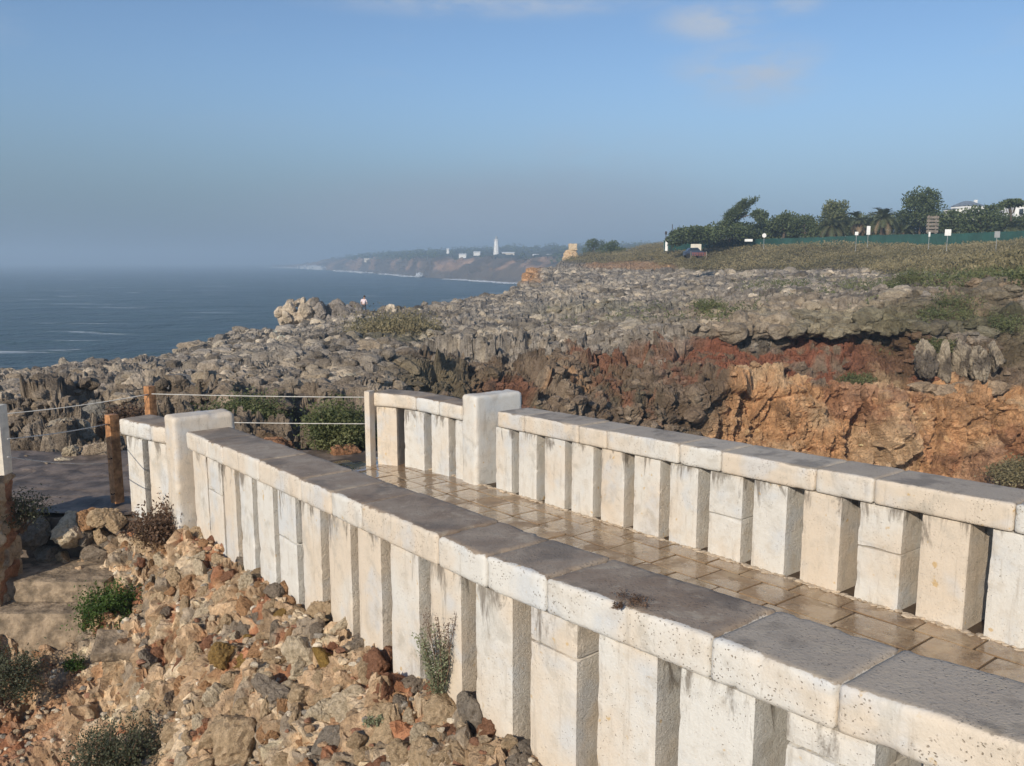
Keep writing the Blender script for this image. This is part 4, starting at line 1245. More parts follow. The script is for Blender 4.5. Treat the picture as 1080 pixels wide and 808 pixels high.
# concrete steps
def steps():
    e = Wz(60, 9.2, -3.6)
    root = empty("concrete_steps", (-5.1, 9.1, -4.0), "worn tan concrete steps beside the stone pillar", "steps")
    rg = np.random.default_rng(4)
    for (x0, x1, y0, y1, z0, z1) in ((-6.6, -4.62, 8.95, 9.75, -4.3, -3.60), (-6.6, -4.72, 8.62, 8.95, -4.5, -3.83), (-6.6, -5.6, 8.40, 8.62, -4.7, -4.06)):
        V, F, A = rbox((x1 - x0, y1 - y0, z1 - z0), 0.04, 0.02)
        V = V + fbm(V * 5 + x1, 3, 3)[:, None] * 0.014 * (V / np.linalg.norm(V, axis=1, keepdims=True))
        V = V + np.array([(x0 + x1) / 2, (y0 + y1) / 2, (z0 + z1) / 2]) - np.array([-5.1, 9.1, -4.0])
        mesh_np("step", V, F, M['concrete'], root, smooth=False)
steps()
p = bank_hit(128, 680)
V, F, A = rbox((.5, .34, .12), 0.03, 0.02)
V = V + fbm(V * 8, 3, 3)[:, None] * 0.02
o = mesh_np("concrete_slab", V, F, M['concrete']); o.location = Vector(p) + Vector((0, 0, .0)); o.rotation_euler = (0.35, 0.1, 0.3)
tag(o, "broken concrete slab in the soil under the green bush", "slab")

# left masonry pillar with painted post
def pillar():
    X1 = W(1, 560, 8.75)[0]
    root = empty("masonry_pillar", (X1 - .3, 8.95, -4.45), "rubble masonry pillar at the left edge carrying a white post", "pillar")
    V, F, A = rbox((.6, .5, 2.1), 0.022, 0.04)
    P = V + np.array([X1 - .3, 9.0, -3.15])
    d, b = rockd(P, 0.2, 9, (1, 1, 1), .4, .2, .5)
    nrm = V / np.linalg.norm(V * np.array([1, 1, .25]), axis=1, keepdims=True)
    nrm = np.where(np.abs(V[:, 2:3]) > 1.0, np.array([[0, 0, 1.0]]) * np.sign(V[:, 2:3]), nrm * np.array([[1, 1, 0]]))
    V2 = V + nrm * (d * .35)[:, None] + np.array([-.10, .05, 1.05])
    mesh_np("masonry", V2, F, M['bank'], root, col=np.clip(pal[(b * 6.999).astype(int)] * 1.05, 0, .8))
    V, F, A = rbox((.26, .16, .78), 0.05, 0.012)
    X2 = W(-3.0, 450, 8.8)[0]
    mesh_np("painted_post", V + np.array([X2 - .13 - (X1 - .3), -.02, 2.50]), F, M['paintpost'], root)
pillar()

# timber posts and rope fences
def timber(px, ytop, Y, zfoot, label, wd=.15):
    top = W(px, ytop, Y)
    h = top[2] - zfoot
    root = empty("timber_post", (top[0], Y, zfoot), label, "post", "timber fence posts")
    V, F, A = rbox((wd, .12, h), .05, .008); V[:, 2] += h / 2
    V = V @ np.array([[math.cos(.6), math.sin(.6), 0], [-math.sin(.6), math.cos(.6), 0], [0, 0, 1]]).T
    tb_ = mesh_np("timber", V, F, M['wood'], root)
    for k in range(3):
        zz = h * (0.90, .52, .12)[k]
        V, F = tube([(-wd * .3, -.07, zz), (-wd * .3 + .01, -.095, zz - .005), (-wd * .3 + .04, -.10, zz), (-wd * .3 + .05, -.07, zz + .005)], .006, 6)
        mesh_np("staple", V, F, M['iron'], tb_)
    return top
t1 = timber(117.5, 437, 10.25, -3.06, "orange timber post with iron staples left of the white parapet end", .125)
t2 = timber(157.5, 407, 12.6, -3.2, "orange timber post behind the curved end of the near parapet", .14)

def rope(mb, a, b, sag, r=.007):
    a = np.array(a); b = np.array(b)
    pts = [a + (b - a) * u - np.array([0, 0, sag * 4 * u * (1 - u)]) for u in np.linspace(0, 1, 24)]
    mb.append(tube(pts, r, 6))
def rope_fence(label, spans, org):
    root = empty("wire_fence", org, label, "fence")
    for a, b, sag in spans:
        L = []; rope(L, a, b, sag, .006 if a[1] < 11 else .0075)
        mesh_np("wire", L[0][0] - np.array(org), L[0][1], M['rope'], root, smooth=True)
rope_fence("pale wires stretched low between the white post and the nearer timber post",
           [(W(8, 463, 8.2), W(114, 447, 10.2), .02), (W(8, 482, 8.2), W(114, 489, 10.2), .03)], tuple(W(60, 500, 9.5)))
rope_fence("pale upper wire running left from the rear timber post in front of the rocks",
           [(W(-60, 441, 11.0), W(156, 416, 12.5), .05)], tuple(W(60, 470, 12)))
rope_fence("two pale wires between the rear timber post and the far parapet end",
           [(W(160, 415.5, 12.5), W(388, 419, 12.2), .01), (W(160, 444, 12.5), W(388, 447, 12.2), .01)], tuple(W(300, 470, 12.4)))

# ------------------------------------------------------------------ plants
def bush(name, label, cat, base, rad, hgt, nleaf, lsize, mat, seed, stems=14, group=None, lean=(0, 0), up=0.3, aspect=.45, shell=.55, stemmat='twig', stem_r=.006):
    rg = np.random.default_rng(seed)
    root = empty(name, tuple(base), label, cat, group)
    ends = []; sb = MB()
    for k in range(stems):
        a = rg.uniform(0, 2 * math.pi); rr = rad * math.sqrt(rg.uniform(0.02, 1))
        e = np.array([math.cos(a) * rr + lean[0], math.sin(a) * rr + lean[1], hgt * rg.uniform(.45, 1) * (1 - .35 * (rr / rad) ** 2)])
        m_ = e * .5 + rg.normal(size=3) * rad * .08 + np.array([0, 0, hgt * .08])
        sb.add(*tube([np.zeros(3) + rg.normal(size=3) * rad * np.array([.1, .1, 0]), m_, e], np.array([1, .8, .4]) * stem_r, 5))
        ends.append((m_, e))
    sb.build("stem", M[stemmat], root)
    P = []
    per = nleaf // stems
    for m_, e in ends:
        u = rg.uniform(0, 1, per) ** .6
        P.append(m_ + (e - m_) * u[:, None] * 1.05 + rg.normal(size=(per, 3)) * rad * shell * .34 * np.array([1, 1, .8]))
    P = np.concatenate(P)
    P[:, 2] = np.abs(P[:, 2])
    V, F = leaves(P, lsize, rg, aspect, up)
    mesh_np("foliage", V, F, M[mat], root)
    return root

def B(px, py): 
    p = bank_hit(px, py)
    return p
bush("brown_bush", "reddish brown leafy bush growing against the near parapet pier", "bush", SN(*[0, 0, 0]) + (W(172, 580, 9.35)), .38, .62, 4200, .042, 'l_brown', 1, 26, lean=(.05, 0), up=.5)
bush("green_bush", "round bright green bush overhanging the concrete steps", "bush", W(120, 668, 8.45) + np.array([0, 0, 0]), .34, .58, 6500, .030, 'l_green', 2, 30, up=.5)
bush("dark_bush", "dark twiggy bush beside the stone pillar in shade at left edge", "bush", W(22, 562, 9.3), .34, .55, 2600, .03, 'l_grey', 3, 30)
bush("dark_bush", "dark green bush low at the left edge under the steps", "bush", W(2, 748, 7.6), .36, .66, 6000, .028, 'l_grey', 4, 30)
bush("greygreen_bush", "grey-green wispy bush at the bottom left of the bank", "bush", W(125, 828, 6.2), .36, .55, 6500, .024, 'l_grey', 5, 46, up=.8)
bush("small_weed", "little green weed on the red soil below the steps", "weed", W(80, 712, 8.0), .13, .22, 700, .028, 'l_green', 6, 8, group="small weeds on the bank")
bush("small_weed", "little green weed beside the broken concrete slab", "weed", W(134, 720, 7.7), .08, .16, 420, .024, 'l_green', 7, 6, group="small weeds on the bank")
bush("small_weed", "tiny green weed between stones at the second post foot", "weed", W(236, 588, 8.75), .07, .10, 300, .022, 'l_green', 8, 6, group="small weeds on the bank")
bush("small_weed", "yellow-green weed among stones under the eighth post", "weed", B(397, 765), .07, .09, 300, .02, 'l_sage', 9, 6, group="small weeds on the bank")

def sage():
    rg = np.random.default_rng(31)
    base = W(463, 738, 4.92)
    root = empty("sage_plant", tuple(base), "tall pale sage plant with dry brown seed stalks against the posts", "plant")
    sb = MB(); P = []; Q = []
    for k in range(22):
        a = rg.uniform(0, 2 * math.pi); l = rg.uniform(.30, .52) if k < 15 else rg.uniform(.5, .72)
        e = np.array([math.cos(a) * l * .26 - .02, math.sin(a) * l * .20, l * .98])
        m_ = e * .5 + rg.normal(size=3) * .02
        sb.add(*tube([np.zeros(3), m_, e], np.array([.0045, .003, .0015]), 5))
        u = rg.uniform(0.15, 1, 190)[:, None]
        pts = np.where(u < .5, m_ * u * 2, m_ + (e - m_) * (u * 2 - 1)) + rg.normal(size=(190, 3)) * .017
        (P if k < 15 else Q).append(pts if k < 15 else pts[u[:, 0] > .55])
    sb.build("stem", M['twig'], root)
    V, F = leaves(np.concatenate(P), .020, rg, .35, .6); mesh_np("foliage", V, F, M['l_sage'], root)
    V, F = leaves(np.concatenate(Q), .013, rg, .4, .6); mesh_np("seed_heads", V, F, M['l_brown'], root)
sage()
hp = hitz(668, 634, ztop(-2.55))
bush("moss_patch", "small brown moss patch on the near coping top", "moss", hp, .09, .006, 700, .009, 'l_brown', 61, 8, up=.2, stem_r=.001)
hp = hitz(652, 640, ztop(-2.6))
bush("moss_patch", "dark brown moss clump in the notch at the near coping edge", "moss", hp, .035, .008, 400, .009, 'l_brown', 62, 6, up=.2, stem_r=.001)
# bushes behind the bridge
bush("green_bush", "dark green leafy bush behind the wires at the far parapet end", "bush", W(352, 482, 13.6), .62, .98, 12000, .055, 'l_mid', 11, 40, shell=.5)
bush("green_bush", "low olive bush just left of the bush behind the wires", "bush", W(250, 462, 16.5), .95, .80, 9000, .06, 'l_mid', 12, 36)
bush("green_bush", "small brown-green bush behind the rear timber post", "bush", W(135, 455, 16), .5, .45, 3000, .06, 'l_brown', 13, 20)
g = ground_at(418, 352) - np.array([0, 0, .2])
bush("low_shrub", "wide low brown-green shrub on the grey rock plateau", "shrub", g, 3.3, 0.95, 9000, .16, 'l_scrub', 14, 70, stem_r=.02, up=1.2)
g = ground_at(1060, 500)
bush("low_shrub", "grey-green shrub on the ochre cliff above the right coping", "shrub", W(1072, 512, 35), 1.1, 1.2, 4200, .12, 'l_scrub', 15, 40, stem_r=.02)
for i, (px, py, r, lab) in enumerate([(745, 336, 1.1, "low green tuft on the rim above the red earth"), (905, 395, .9, "small green tuft growing on the red earth slope"), (1010, 318, 1.5, "green shrub patch on the right shoulder of the cliff"), (1000, 330, 1.2, "lower green shrub patch on the right cliff shoulder"), (960, 308, 1.3, "olive shrub on the rim above the pale ledges"), (1068, 345, 1.4, "green shrub at the right edge of the cliff"), (985, 372, 1.0, "green shrub left of the pale jointed blocks")]):
    g = ground_at(px, py)
    bush("low_shrub", lab, "shrub", g, r, r * .55, 2600, .10, 'l_mid', 40 + i, 24, stem_r=.012, group="shrubs on the cliff")

# ------------------------------------------------------------------ trees on the plateau
def tree(name, label, px, pyb, Y, h, wid, seed, mat='l_dark', trunk=.25, lean=0.0, flat=.75, lobes=14, leafn=3600, lsize=.38, group="trees behind the green fence", cat="tree", open_=0.35, crown_lo=0.2):
    rg = np.random.default_rng(seed)
    base = W(px, pyb, Y)
    root = empty(name, tuple(base), label, cat, group)
    tb = MB()
    top = np.array([lean * h, 0, h * .62])
    tb.add(*tube([(0, 0, -.5), top * .4 + rg.normal(size=3) * .1, top], np.array([trunk, trunk * .8, trunk * .45]), 8))
    C = []
    for k in range(lobes):
        a = rg.uniform(0, 2 * math.pi); r = math.sqrt(rg.uniform(0, 1)) * wid * .36
        zz = rg.uniform(crown_lo, .86) * h
        taper = 1 - .55 * max(0, (zz / h - .55) / .45)
        c = np.array([math.cos(a) * r * taper + lean * zz * 1.1, math.sin(a) * r * taper, zz])
        C.append(c)
        tb.add(*tube([top * min(1, zz / h * 1.1), (top * .6 + c) / 2 + np.array([0, 0, .1]), c], np.array([trunk * .4, trunk * .25, trunk * .1]), 5))
    tb.build("trunk", M['bark'], root)
    P = []
    per = leafn // lobes
    for c in C:
        R = wid * rg.uniform(.17, .29)
        d = rg.normal(size=(per, 3)); d /= np.linalg.norm(d, axis=1, keepdims=True)
        P.append(c + d * R * rg.uniform(.55, 1.05, per)[:, None] * np.array([1, 1, flat]))
    P = np.concatenate(P)
    P = P[P[:, 2] < h * 1.02]
    V, F = leaves(P, lsize, rg, .7, .25)
    mesh_np("crown", V, F, M[mat], root)

def palm(label, px, pyb, Y, h, fl_, seed, n=34):
    rg = np.random.default_rng(seed)
    base = W(px, pyb, Y)
    root = empty("palm_tree", tuple(base), label, "palm", "palms behind the green fence")
    tb = MB(); tb.add(*tube([(0, 0, -.5), (0, 0, h * .5), (0, 0, h)], np.array([.45, .38, .42]), 10)); tb.build("trunk", M['bark'], root)
    fr = MB(); dry = MB()
    for k in range(n):
        a = rg.uniform(0, 2 * math.pi); el = rg.uniform(-.5, 1.35)
        L = fl_ * rg.uniform(.8, 1.1)
        pts = []; p = np.array([0, 0, h]); e = el
        for i in range(9):
            pts.append(p.copy()); p = p + np.array([math.cos(a) * math.cos(e), math.sin(a) * math.cos(e), math.sin(e)]) * L / 8; e -= .20
        tgt = dry if el < -.25 else fr
        tgt.add(*tube(pts, np.linspace(.05, .015, 9), 4))
        side = np.array([-math.sin(a), math.cos(a), 0])
        for i in range(1, 9):
            for sub in (0, .33, .66):
                if i == 8 and sub: continue
                q = pts[i] + (pts[min(i + 1, 8)] - pts[i]) * sub
                tdir = pts[i] - pts[i - 1]; tdir = tdir / np.linalg.norm(tdir)
                ll = .75 * math.sin(math.pi * min(1, (i + sub) / 9 + .12)) + .2
                for sg in (-1, 1):
                    tip = q + (side * sg * .75 + tdir * .55 + np.array([0, 0, -.25 + .35])) * ll
                    V = np.array([q - tdir * .07, q + tdir * .07, tip + tdir * .015, tip - tdir * .015])
                    tgt.add(V, np.array([(0, 1, 2, 3)]))
    fr.build("fronds", M['l_palm'], root)
    if dry.n: dry.build("dry_fronds", M['l_dry'], root)

m_px = lambda y0, y1, Y: (y1 - y0) * Y / FPX
# windswept cypress
def windswept():
    rg = np.random.default_rng(9)
    Y = 150; base = W(757, 243, Y)
    root = empty("windswept_tree", tuple(base), "dark windswept cypress leaning right against the sky", "tree")
    k = Y / FPX
    tb = MB(); P = []
    tb.add(*tube([(0, 0, -1), (10 * k, 0, 9 * k), (24 * k, 0, 22 * k)], np.array([.35, .28, .12]), 8))
    for (dx, dz, L, t) in [(6, 6, 9, 3), (10, 11, 12, 4.5), (15, 16, 13, 5), (20, 20, 15, 5), (27, 24, 13, 4.5), (16, 9, 10, 3), (25, 15, 11, 3.5), (33, 28, 9, 2.8), (22, 27, 9, 3), (36, 17, 6, 2), (10, 17, 7, 3)]:
        c = np.array([dx * k, rg.normal() * 1.0, dz * k])
        tb.add(*tube([np.array([dx * k * .55, 0, dz * k * .7]), c], np.array([.12, .05]), 5))
        n = 520
        u = rg.normal(size=n) * .42; v = rg.normal(size=n) * .42; w_ = rg.normal(size=n) * .42
        ax = np.array([.82, 0, .57]); ay = np.array([-.57, 0, .82])
        P.append(c + ax * (u * L * k)[:, None] + ay * (v * t * k)[:, None] + np.array([0, 1, 0]) * (w_ * t * k * 1.4)[:, None])
    tb.build("trunk", M['bark'], root)
    V, F = leaves(np.concatenate(P), .34, rg, .45, .6); mesh_np("crown", V, F, M['l_dark'], root)
windswept()
tree("round_tree", "small dark round tree just right of the windswept cypress", 801, 250, 160, 5.0, 4.0, 21, lobes=9, leafn=2200)
tree("hedge_tree", "long dark hedge mass under the windswept cypress, left part", 735, 252, 150, 2.0, 9, 22, lobes=16, leafn=3600, flat=.6)
tree("hedge_tree", "dense dark hedge mass directly below the windswept cypress", 770, 252, 150, 2.9, 9, 23, lobes=16, leafn=3600, flat=.6)
tree("round_tree", "grey-green tree with a white shape beside it, left of the domed tree", 826, 252, 155, 5.4, 5.5, 24, lobes=10, leafn=2400)
tree("round_tree", "low dark green tree between the two round trees", 848, 252, 150, 4.2, 7, 25, lobes=12, leafn=2800)
tree("domed_tree", "tall domed olive tree rising behind the first palm", 880, 252, 160, 7.4, 6.2, 26, 'l_mid', lobes=18, leafn=4600, flat=.9)
palm("spreading palm with drooping dry fronds left of the white signs", 877, 252, 148, 2.2, 3.6, 1)
palm("palm half hidden between the domed tree and the larger palm", 905, 252, 150, 3.0, 3.2, 2)
palm("largest palm, just left of the big two-topped tree", 930, 252, 146, 3.6, 3.9, 3, 40)
palm("pale low palm right in front of the two-topped tree", 952, 253, 146, 1.2, 3.0, 4, 26)
tree("twin_top_tree", "big dark two-topped tree behind the slatted signboard", 969, 252, 155, 9.2, 8.6, 27, lobes=24, leafn=6500, crown_lo=.3)
tree("round_tree", "dark low tree between the signboard and the round bush", 1000, 252, 150, 4.8, 6.5, 28, lobes=12, leafn=3000)
tree("round_tree", "wide rounded dark tree in front of the white house", 1033, 252, 140, 5.4, 8.5, 29, lobes=20, leafn=5200, crown_lo=.1)
tree("umbrella_pine", "flat-topped umbrella pine beside the right white house", 1064, 252, 142, 7.1, 5.0, 30, lobes=12, leafn=2600, flat=.35, crown_lo=.78)
palm("small pale palm at the foot of the umbrella pine", 1066, 252, 138, 1.8, 2.6, 5, 24)
tree("round_tree", "dark tree mass at the right edge behind the fence", 1092, 252, 142, 5.0, 8, 31, lobes=14, leafn=3400, crown_lo=.1)
tree("round_tree", "low dark foliage behind the fence under the largest palm", 915, 252, 158, 4.0, 8, 32, lobes=12, leafn=2800, crown_lo=.1)
tree("round_tree", "round hazy bush on the far hill right of the pale rock stack", 647, 270, 225, 4.0, 7.0, 33, lobes=12, leafn=2600, group="bushes on the far hill", cat="bush", crown_lo=.1)
tree("round_tree", "faint bush on the far hill above the pale rock stack", 626, 268, 260, 5.0, 7.0, 34, lobes=10, leafn=2000, group="bushes on the far hill", cat="bush", crown_lo=.1)

for i, (px, Y, h, w_, lab) in enumerate([(722, 152, 1.6, 6, "low hedge end right of the thin dark pole"), (752, 156, 2.5, 9, "hedge mass at the foot of the windswept cypress"), (788, 156, 3.2, 9, "dark hedge between the cypress and the small round tree"),
        (812, 160, 3.8, 9, "olive hedge right of the small round tree"), (838, 162, 4.4, 9, "dark hedge left of the domed tree"), (862, 164, 4.6, 9, "dark foliage under the domed tree, left part"), (895, 164, 4.8, 9, "dark foliage behind the first two palms"),
        (926, 164, 5.4, 9, "dark foliage behind the largest palm"), (950, 164, 5.4, 9, "dark foliage left under the two-topped tree"), (986, 160, 4.2, 9, "dark foliage behind the slatted signboard"), (1012, 156, 4.2, 9, "dark foliage below the hipped roof house"),
        (1052, 152, 4.4, 8, "dark foliage between the rounded tree and the umbrella pine"), (1078, 152, 4.4, 9, "dark foliage below the right edge house")]):
    tree("hedge_tree", lab, px, 254, Y, h, w_, 200 + i, 'l_mid' if i % 3 == 1 else 'l_dark', lobes=18, leafn=3400, flat=.7, crown_lo=.05, group="hedge behind the green fence")

# green netting fence
def fence():
    pts = [(700, 262, 172, 254), (760, 258, 158, 253), (820, 259, 148, 251.5), (880, 260, 143, 249.5), (940, 262, 140, 247.5), (1000, 263, 136, 246.5), (1080, 264, 130, 243.5), (1160, 262, 126, 241)]
    org = W(900, 262, 142)
    root = empty("green_fence", tuple(org), "long green netting fence along the top of the scrub", "fence")
    X = np.arange(700, 1161, 3.0); rg = np.random.default_rng(2)
    Yb = np.interp(X, [p[0] for p in pts], [p[2] for p in pts])
    yb = np.interp(X, [p[0] for p in pts], [p[1] for p in pts]) + 3
    yt = np.interp(X, [p[0] for p in pts], [p[3] for p in pts]) + rg.normal(size=len(X)) * .25
    lo = np.array([W(a, b, c) for a, b, c in zip(X, yb, Yb)]) ; hi = np.array([W(a, b, c) for a, b, c in zip(X, yt, Yb)])
    hi[:, 1] += 0; wv = np.sin(np.arange(len(X)) * 1.3) * .08
    lo[:, 1] += wv; hi[:, 1] = lo[:, 1]
    n = len(X)
    back = np.array([0, .03, 0])
    V = np.concatenate([lo, hi, lo + back, hi + back])
    F = []
    for i in range(n - 1):
        F += [(i, i + 1, n + i + 1, n + i), (2 * n + i + 1, 2 * n + i, 3 * n + i, 3 * n + i + 1), (n + i, n + i + 1, 3 * n + i + 1, 3 * n + i)]
    mesh_np("netting", V - org, np.array(F), M['mesh'], root)
    for i in range(0, n, 8):
        mb = MB(); mb.add(*tube([lo[i] + (0, .1, -.3), hi[i] + (0, .1, .12)], .04, 6)); mb.build("fence_post", M['grey'], root, off=org)
fence()

# signs -------------------------------------------------------------
def sign(name, label, px, ptop, pbot, pfoot, wpx, Y, mat='white', shape='rect', group="signs along the green fence", plate_h=None):
    k = Y / FPX
    base = W(px, pfoot, Y)
    root = empty(name, tuple(base), label, "sign", group)
    mb = MB(); mb.add(*tube([(0, .03, -.4), (0, .03, (pfoot - ptop) * k - .05)], .035, 8)); mb.build("pole", M['grey'], root)
    zc = (pfoot - (ptop + pbot) / 2) * k
    if shape == 'round':
        r = wpx * k / 2; Vs = []
        for y in (-.02, .0):
            for a in range(20): Vs.append((math.cos(a * math.pi / 10) * r, y, zc + math.sin(a * math.pi / 10) * r))
        F = [tuple(range(20)), tuple(range(39, 19, -1))]
        S = np.array([(i, 20 + i, 20 + (i + 1) % 20, (i + 1) % 20) for i in range(20)])
        mesh_np("plate", np.array(Vs), [S, np.array(F)], M[mat], root)
    else:
        V, F, A = rbox((wpx * k, .03, (pbot - ptop) * k), .3, .01)
        mesh_np("plate", V + np.array([0, -.02, zc]), F, M[mat], root)
sign("round_sign", "white round sign on a short pole at the left part of the fence", 805.5, 245.5, 252, 260, 4.4, 132, shape='round')
sign("small_sign", "small cream sign low in front of the fence beneath the palms", 902.5, 245, 248.5, 262, 3.6, 118)
sign("tall_sign", "narrow upright white sign just right of the small cream sign", 915, 239, 248, 258, 3.8, 120)
sign("slim_post_sign", "slim white-topped marker right of the slatted signboard foot", 979.3, 245, 250, 260, 1.9, 112)
sign("square_sign", "square white sign on a pole in front of the green fence", 998.5, 242.5, 249, 262, 6.6, 108)
sign("grey_sign", "square pale grey sign on a pole near the right edge", 1050.5, 244.5, 251, 262, 5.8, 106, mat='grey')
def slatboard():
    Y = 138; k = Y / FPX; base = W(982, 256, Y)
    root = empty("slatted_signboard", tuple(base), "tall weathered signboard of five wide slats rising above the fence", "signboard")
    for sx in (-4.0, 3.6):
        mb = MB(); mb.add(*box((sx * k, .05, 13.5 * k), (.16, .14, 29 * k))); mb.build("pole", M['plank'], root)
    for j in range(5):
        V, F, A = rbox((12.5 * k, .06, 2.5 * k), .4, .01)
        mesh_np("slat", V + np.array([0, -.06, (11.5 + j * 3.6) * k]), F, M['plank'], root)
slatboard()

# white house blocks
def house(name, label, px, pyb, Y, w_, h_, d_, roofh, win, seed, rot=.25):
    base = W(px, pyb, Y)
    root = empty(name, tuple(base), label, "house", "white houses behind the trees"); root.rotation_euler = (0, 0, rot)
    V, F = box((0, 0, h_ / 2 - 1.5), (w_, d_, h_ + 3)); mesh_np("wall", V, F, M['white'], root)
    V = np.array([(-w_ / 2 - .2, -d_ / 2 - .2, h_ + .003), (w_ / 2 + .2, -d_ / 2 - .2, h_ + .003), (w_ / 2 + .2, d_ / 2 + .2, h_ + .003), (-w_ / 2 - .2, d_ / 2 + .2, h_ + .003), (-w_ * .2, 0, h_ + roofh), (w_ * .2, 0, h_ + roofh)])
    rf = mesh_np("roof", V, [np.array([(3, 2, 1, 0), (0, 1, 5, 4), (2, 3, 4, 5)]), np.array([(1, 2, 5), (3, 0, 4)])], M['roof'], root)
    V, F = box((w_ * .42, 0, h_ + roofh * .6), (.6, .6, roofh * 1.3)); mesh_np("chimney", V, F, M['white'], rf)
    for k in range(win):
        V, F = box((-w_ * .33 + k * w_ * .66 / max(1, win - 1), -d_ / 2 - .01, h_ * .6), (1.0, .06, 1.3)); mesh_np("window", V, F, M['glass'], root)
house("white_house", "white house with a dark hipped roof above the rounded tree", 1019, 237, 215, 5.6, 4.6, 5, 1.3, 3, 1)
house("white_house", "white house wing half hidden to the left below the hipped roof", 1007, 236, 216, 3.0, 3.6, 5, .3, 2, 2)
house("white_house", "white house at the right edge behind the umbrella pine", 1080, 240, 200, 8.5, 5.8, 6, .4, 3, 3, 0)
house("white_house", "tiny white gable glimpsed among trees left of the domed tree", 823, 244, 190, 2.2, 2.6, 3, .8, 1, 4)

# car, pale board and red barrier at the left end of the fence
def car():
    Y = 118; base = W(731, 272, Y)
    root = empty("parked_car", tuple(base), "dark blue car parked half hidden behind the red barrier", "car")
    L, w_ = 2.3, 1.6
    prof = [(-1.3, .35), (-1.3, .85), (-.95, .98), (-.6, 1.38), (.45, 1.42), (.85, 1.0), (1.35, .86), (1.38, .35)]
    V = [(x, -w_ / 2, z) for x, z in prof] + [(x, w_ / 2, z) for x, z in prof]
    n = len(prof)
    Fq = [(i, (i + 1) % n, n + (i + 1) % n, n + i)[::-1] for i in range(n)]
    mesh_np("body", np.array(V), [np.array(Fq), np.array([tuple(range(n)), tuple(range(2 * n - 1, n - 1, -1))])], M['car'], root)
    V, F = box((-.08, -w_ / 2 - .006, 1.18), (1.15, .02, .26)); mesh_np("window", V, F, M['glass'], root)
    for x in (-.85, .85):
        for y in (-.72, .72):
            V, F = tube([(x, y - .1, .32), (x, y + .1, .32)], .32, 14); mesh_np("wheel", V, F, M['tyre'], root)
car()
def barrier():
    Y = 114; k = Y / FPX; base = W(737, 272.5, Y)
    root = empty("red_barrier", tuple(base), "low red slatted barrier in front of the dark car", "barrier")
    for i in range(9):
        V, F, A = rbox((.8 * k, .05, 3.8 * k), .3, .01); mesh_np("slat", V + np.array([(-6.4 + i * 1.7) * k, 0, 4.4 * k]), F, M['redpaint'], root)
    V, F = box((.4 * k, .05, 5.4 * k), (15.5 * k, .05, .7 * k)); mesh_np("rail", V, F, M['redpaint'], root)
    for sx in (-8.5, 7.6):
        V, F, A = rbox((.10, .10, 7.5 * k), .3, .01); mesh_np("post", V + np.array([sx * k, .0, 3.4 * k]), F, M['plank'], root)
barrier()
def board():
    Y = 122; k = Y / FPX; base = W(733, 268, Y)
    root = empty("pale_board", tuple(base), "pale cream notice board standing behind the dark car", "board")
    V, F, A = rbox((11 * k, .08, 7.5 * k), .3, .02); mesh_np("panel", V + np.array([0.8 * k, 0, 6.6 * k]), F, M['paintpost'], root)
    for sx in (-3.5, 5):
        V, F = box((sx * k, .1, 1.8 * k), (.12, .1, 5.5 * k)); mesh_np("leg", V, F, M['plank'], root)
board()
def tank():
    Y = 165; k = Y / FPX; base = W(703, 262, Y)
    root = empty("white_tank", tuple(base), "small white cylindrical tank on the skyline beside two poles", "tank")
    V, F = tube([(0, 0, -.5), (0, 0, 7.5 * k), (0, 0, 9.3 * k), (0, 0, 10 * k)], np.array([1.6, 1.6, 1.3, .5]) * k, 14); mesh_np("body", V, F, M['white'], root, smooth=False)
    V, F = tube([(0, 0, 10 * k), (0, 0, 10.8 * k)], .3 * k, 8); mesh_np("cap", V, F, M['grey'], root)
    for px, top, lab in ((702, 246, "short dark pole with a thick head above the white tank"), (708.5, 237, "tall thin dark pole right of the white tank")):
        b = W(px, 262, Y + 2)
        r = empty("pole", tuple(b), lab, "pole", "poles on the skyline")
        V, F = tube([(0, 0, -.5), (0, 0, (262 - top) * k)], .07, 8); mesh_np("shaft", V, F, M['iron'], r)
        if top == 246:
            V, F = box((0, 0, (262 - top) * k), (.36, .3, .6)); mesh_np("pole_head", V, F, M['iron'], r)
tank()
V, F, A = rbox((7.5 * 150 / FPX, .3, 2.4 * 150 / FPX), .3, .03)
o = mesh_np("white_low_wall", V, F, M['white']); o.location = W(789.5, 253.5, 140); tag(o, "short white wall end on the scrub near the round sign", "wall")

# rock stack on the far hill
def stack():
    rg = np.random.default_rng(6)
    Y = 225; k = Y / FPX; base = W(602, 279, Y)
    root = empty("rock_stack", tuple(base), "pale rock stack topped by a square ruin on the far hill", "rock")
    mb = MB()
    for dx, dz, s in ((0, 5, 7), (-4, 4, 5), (4, 6, 6), (2, 11, 6), (-2, 10, 5), (0, 1, 9)):
        V, F = rock(4, rg, 12, .12, .04)
        mb.add((V @ rotm(rg).T) * s * k + np.array([dx * k, 0, dz * k]), F)
    mb.build("rock", M['s_cream'], root)
    V, F, A = rbox((9 * k, 7 * k, 7 * k), .25, .15); V = V + fbm(V * 1.2, 3, 3)[:, None] * .18
    mesh_np("ruin", V + np.array([2 * k, 0, 18 * k]), F, M['s_white'], root)
stack()

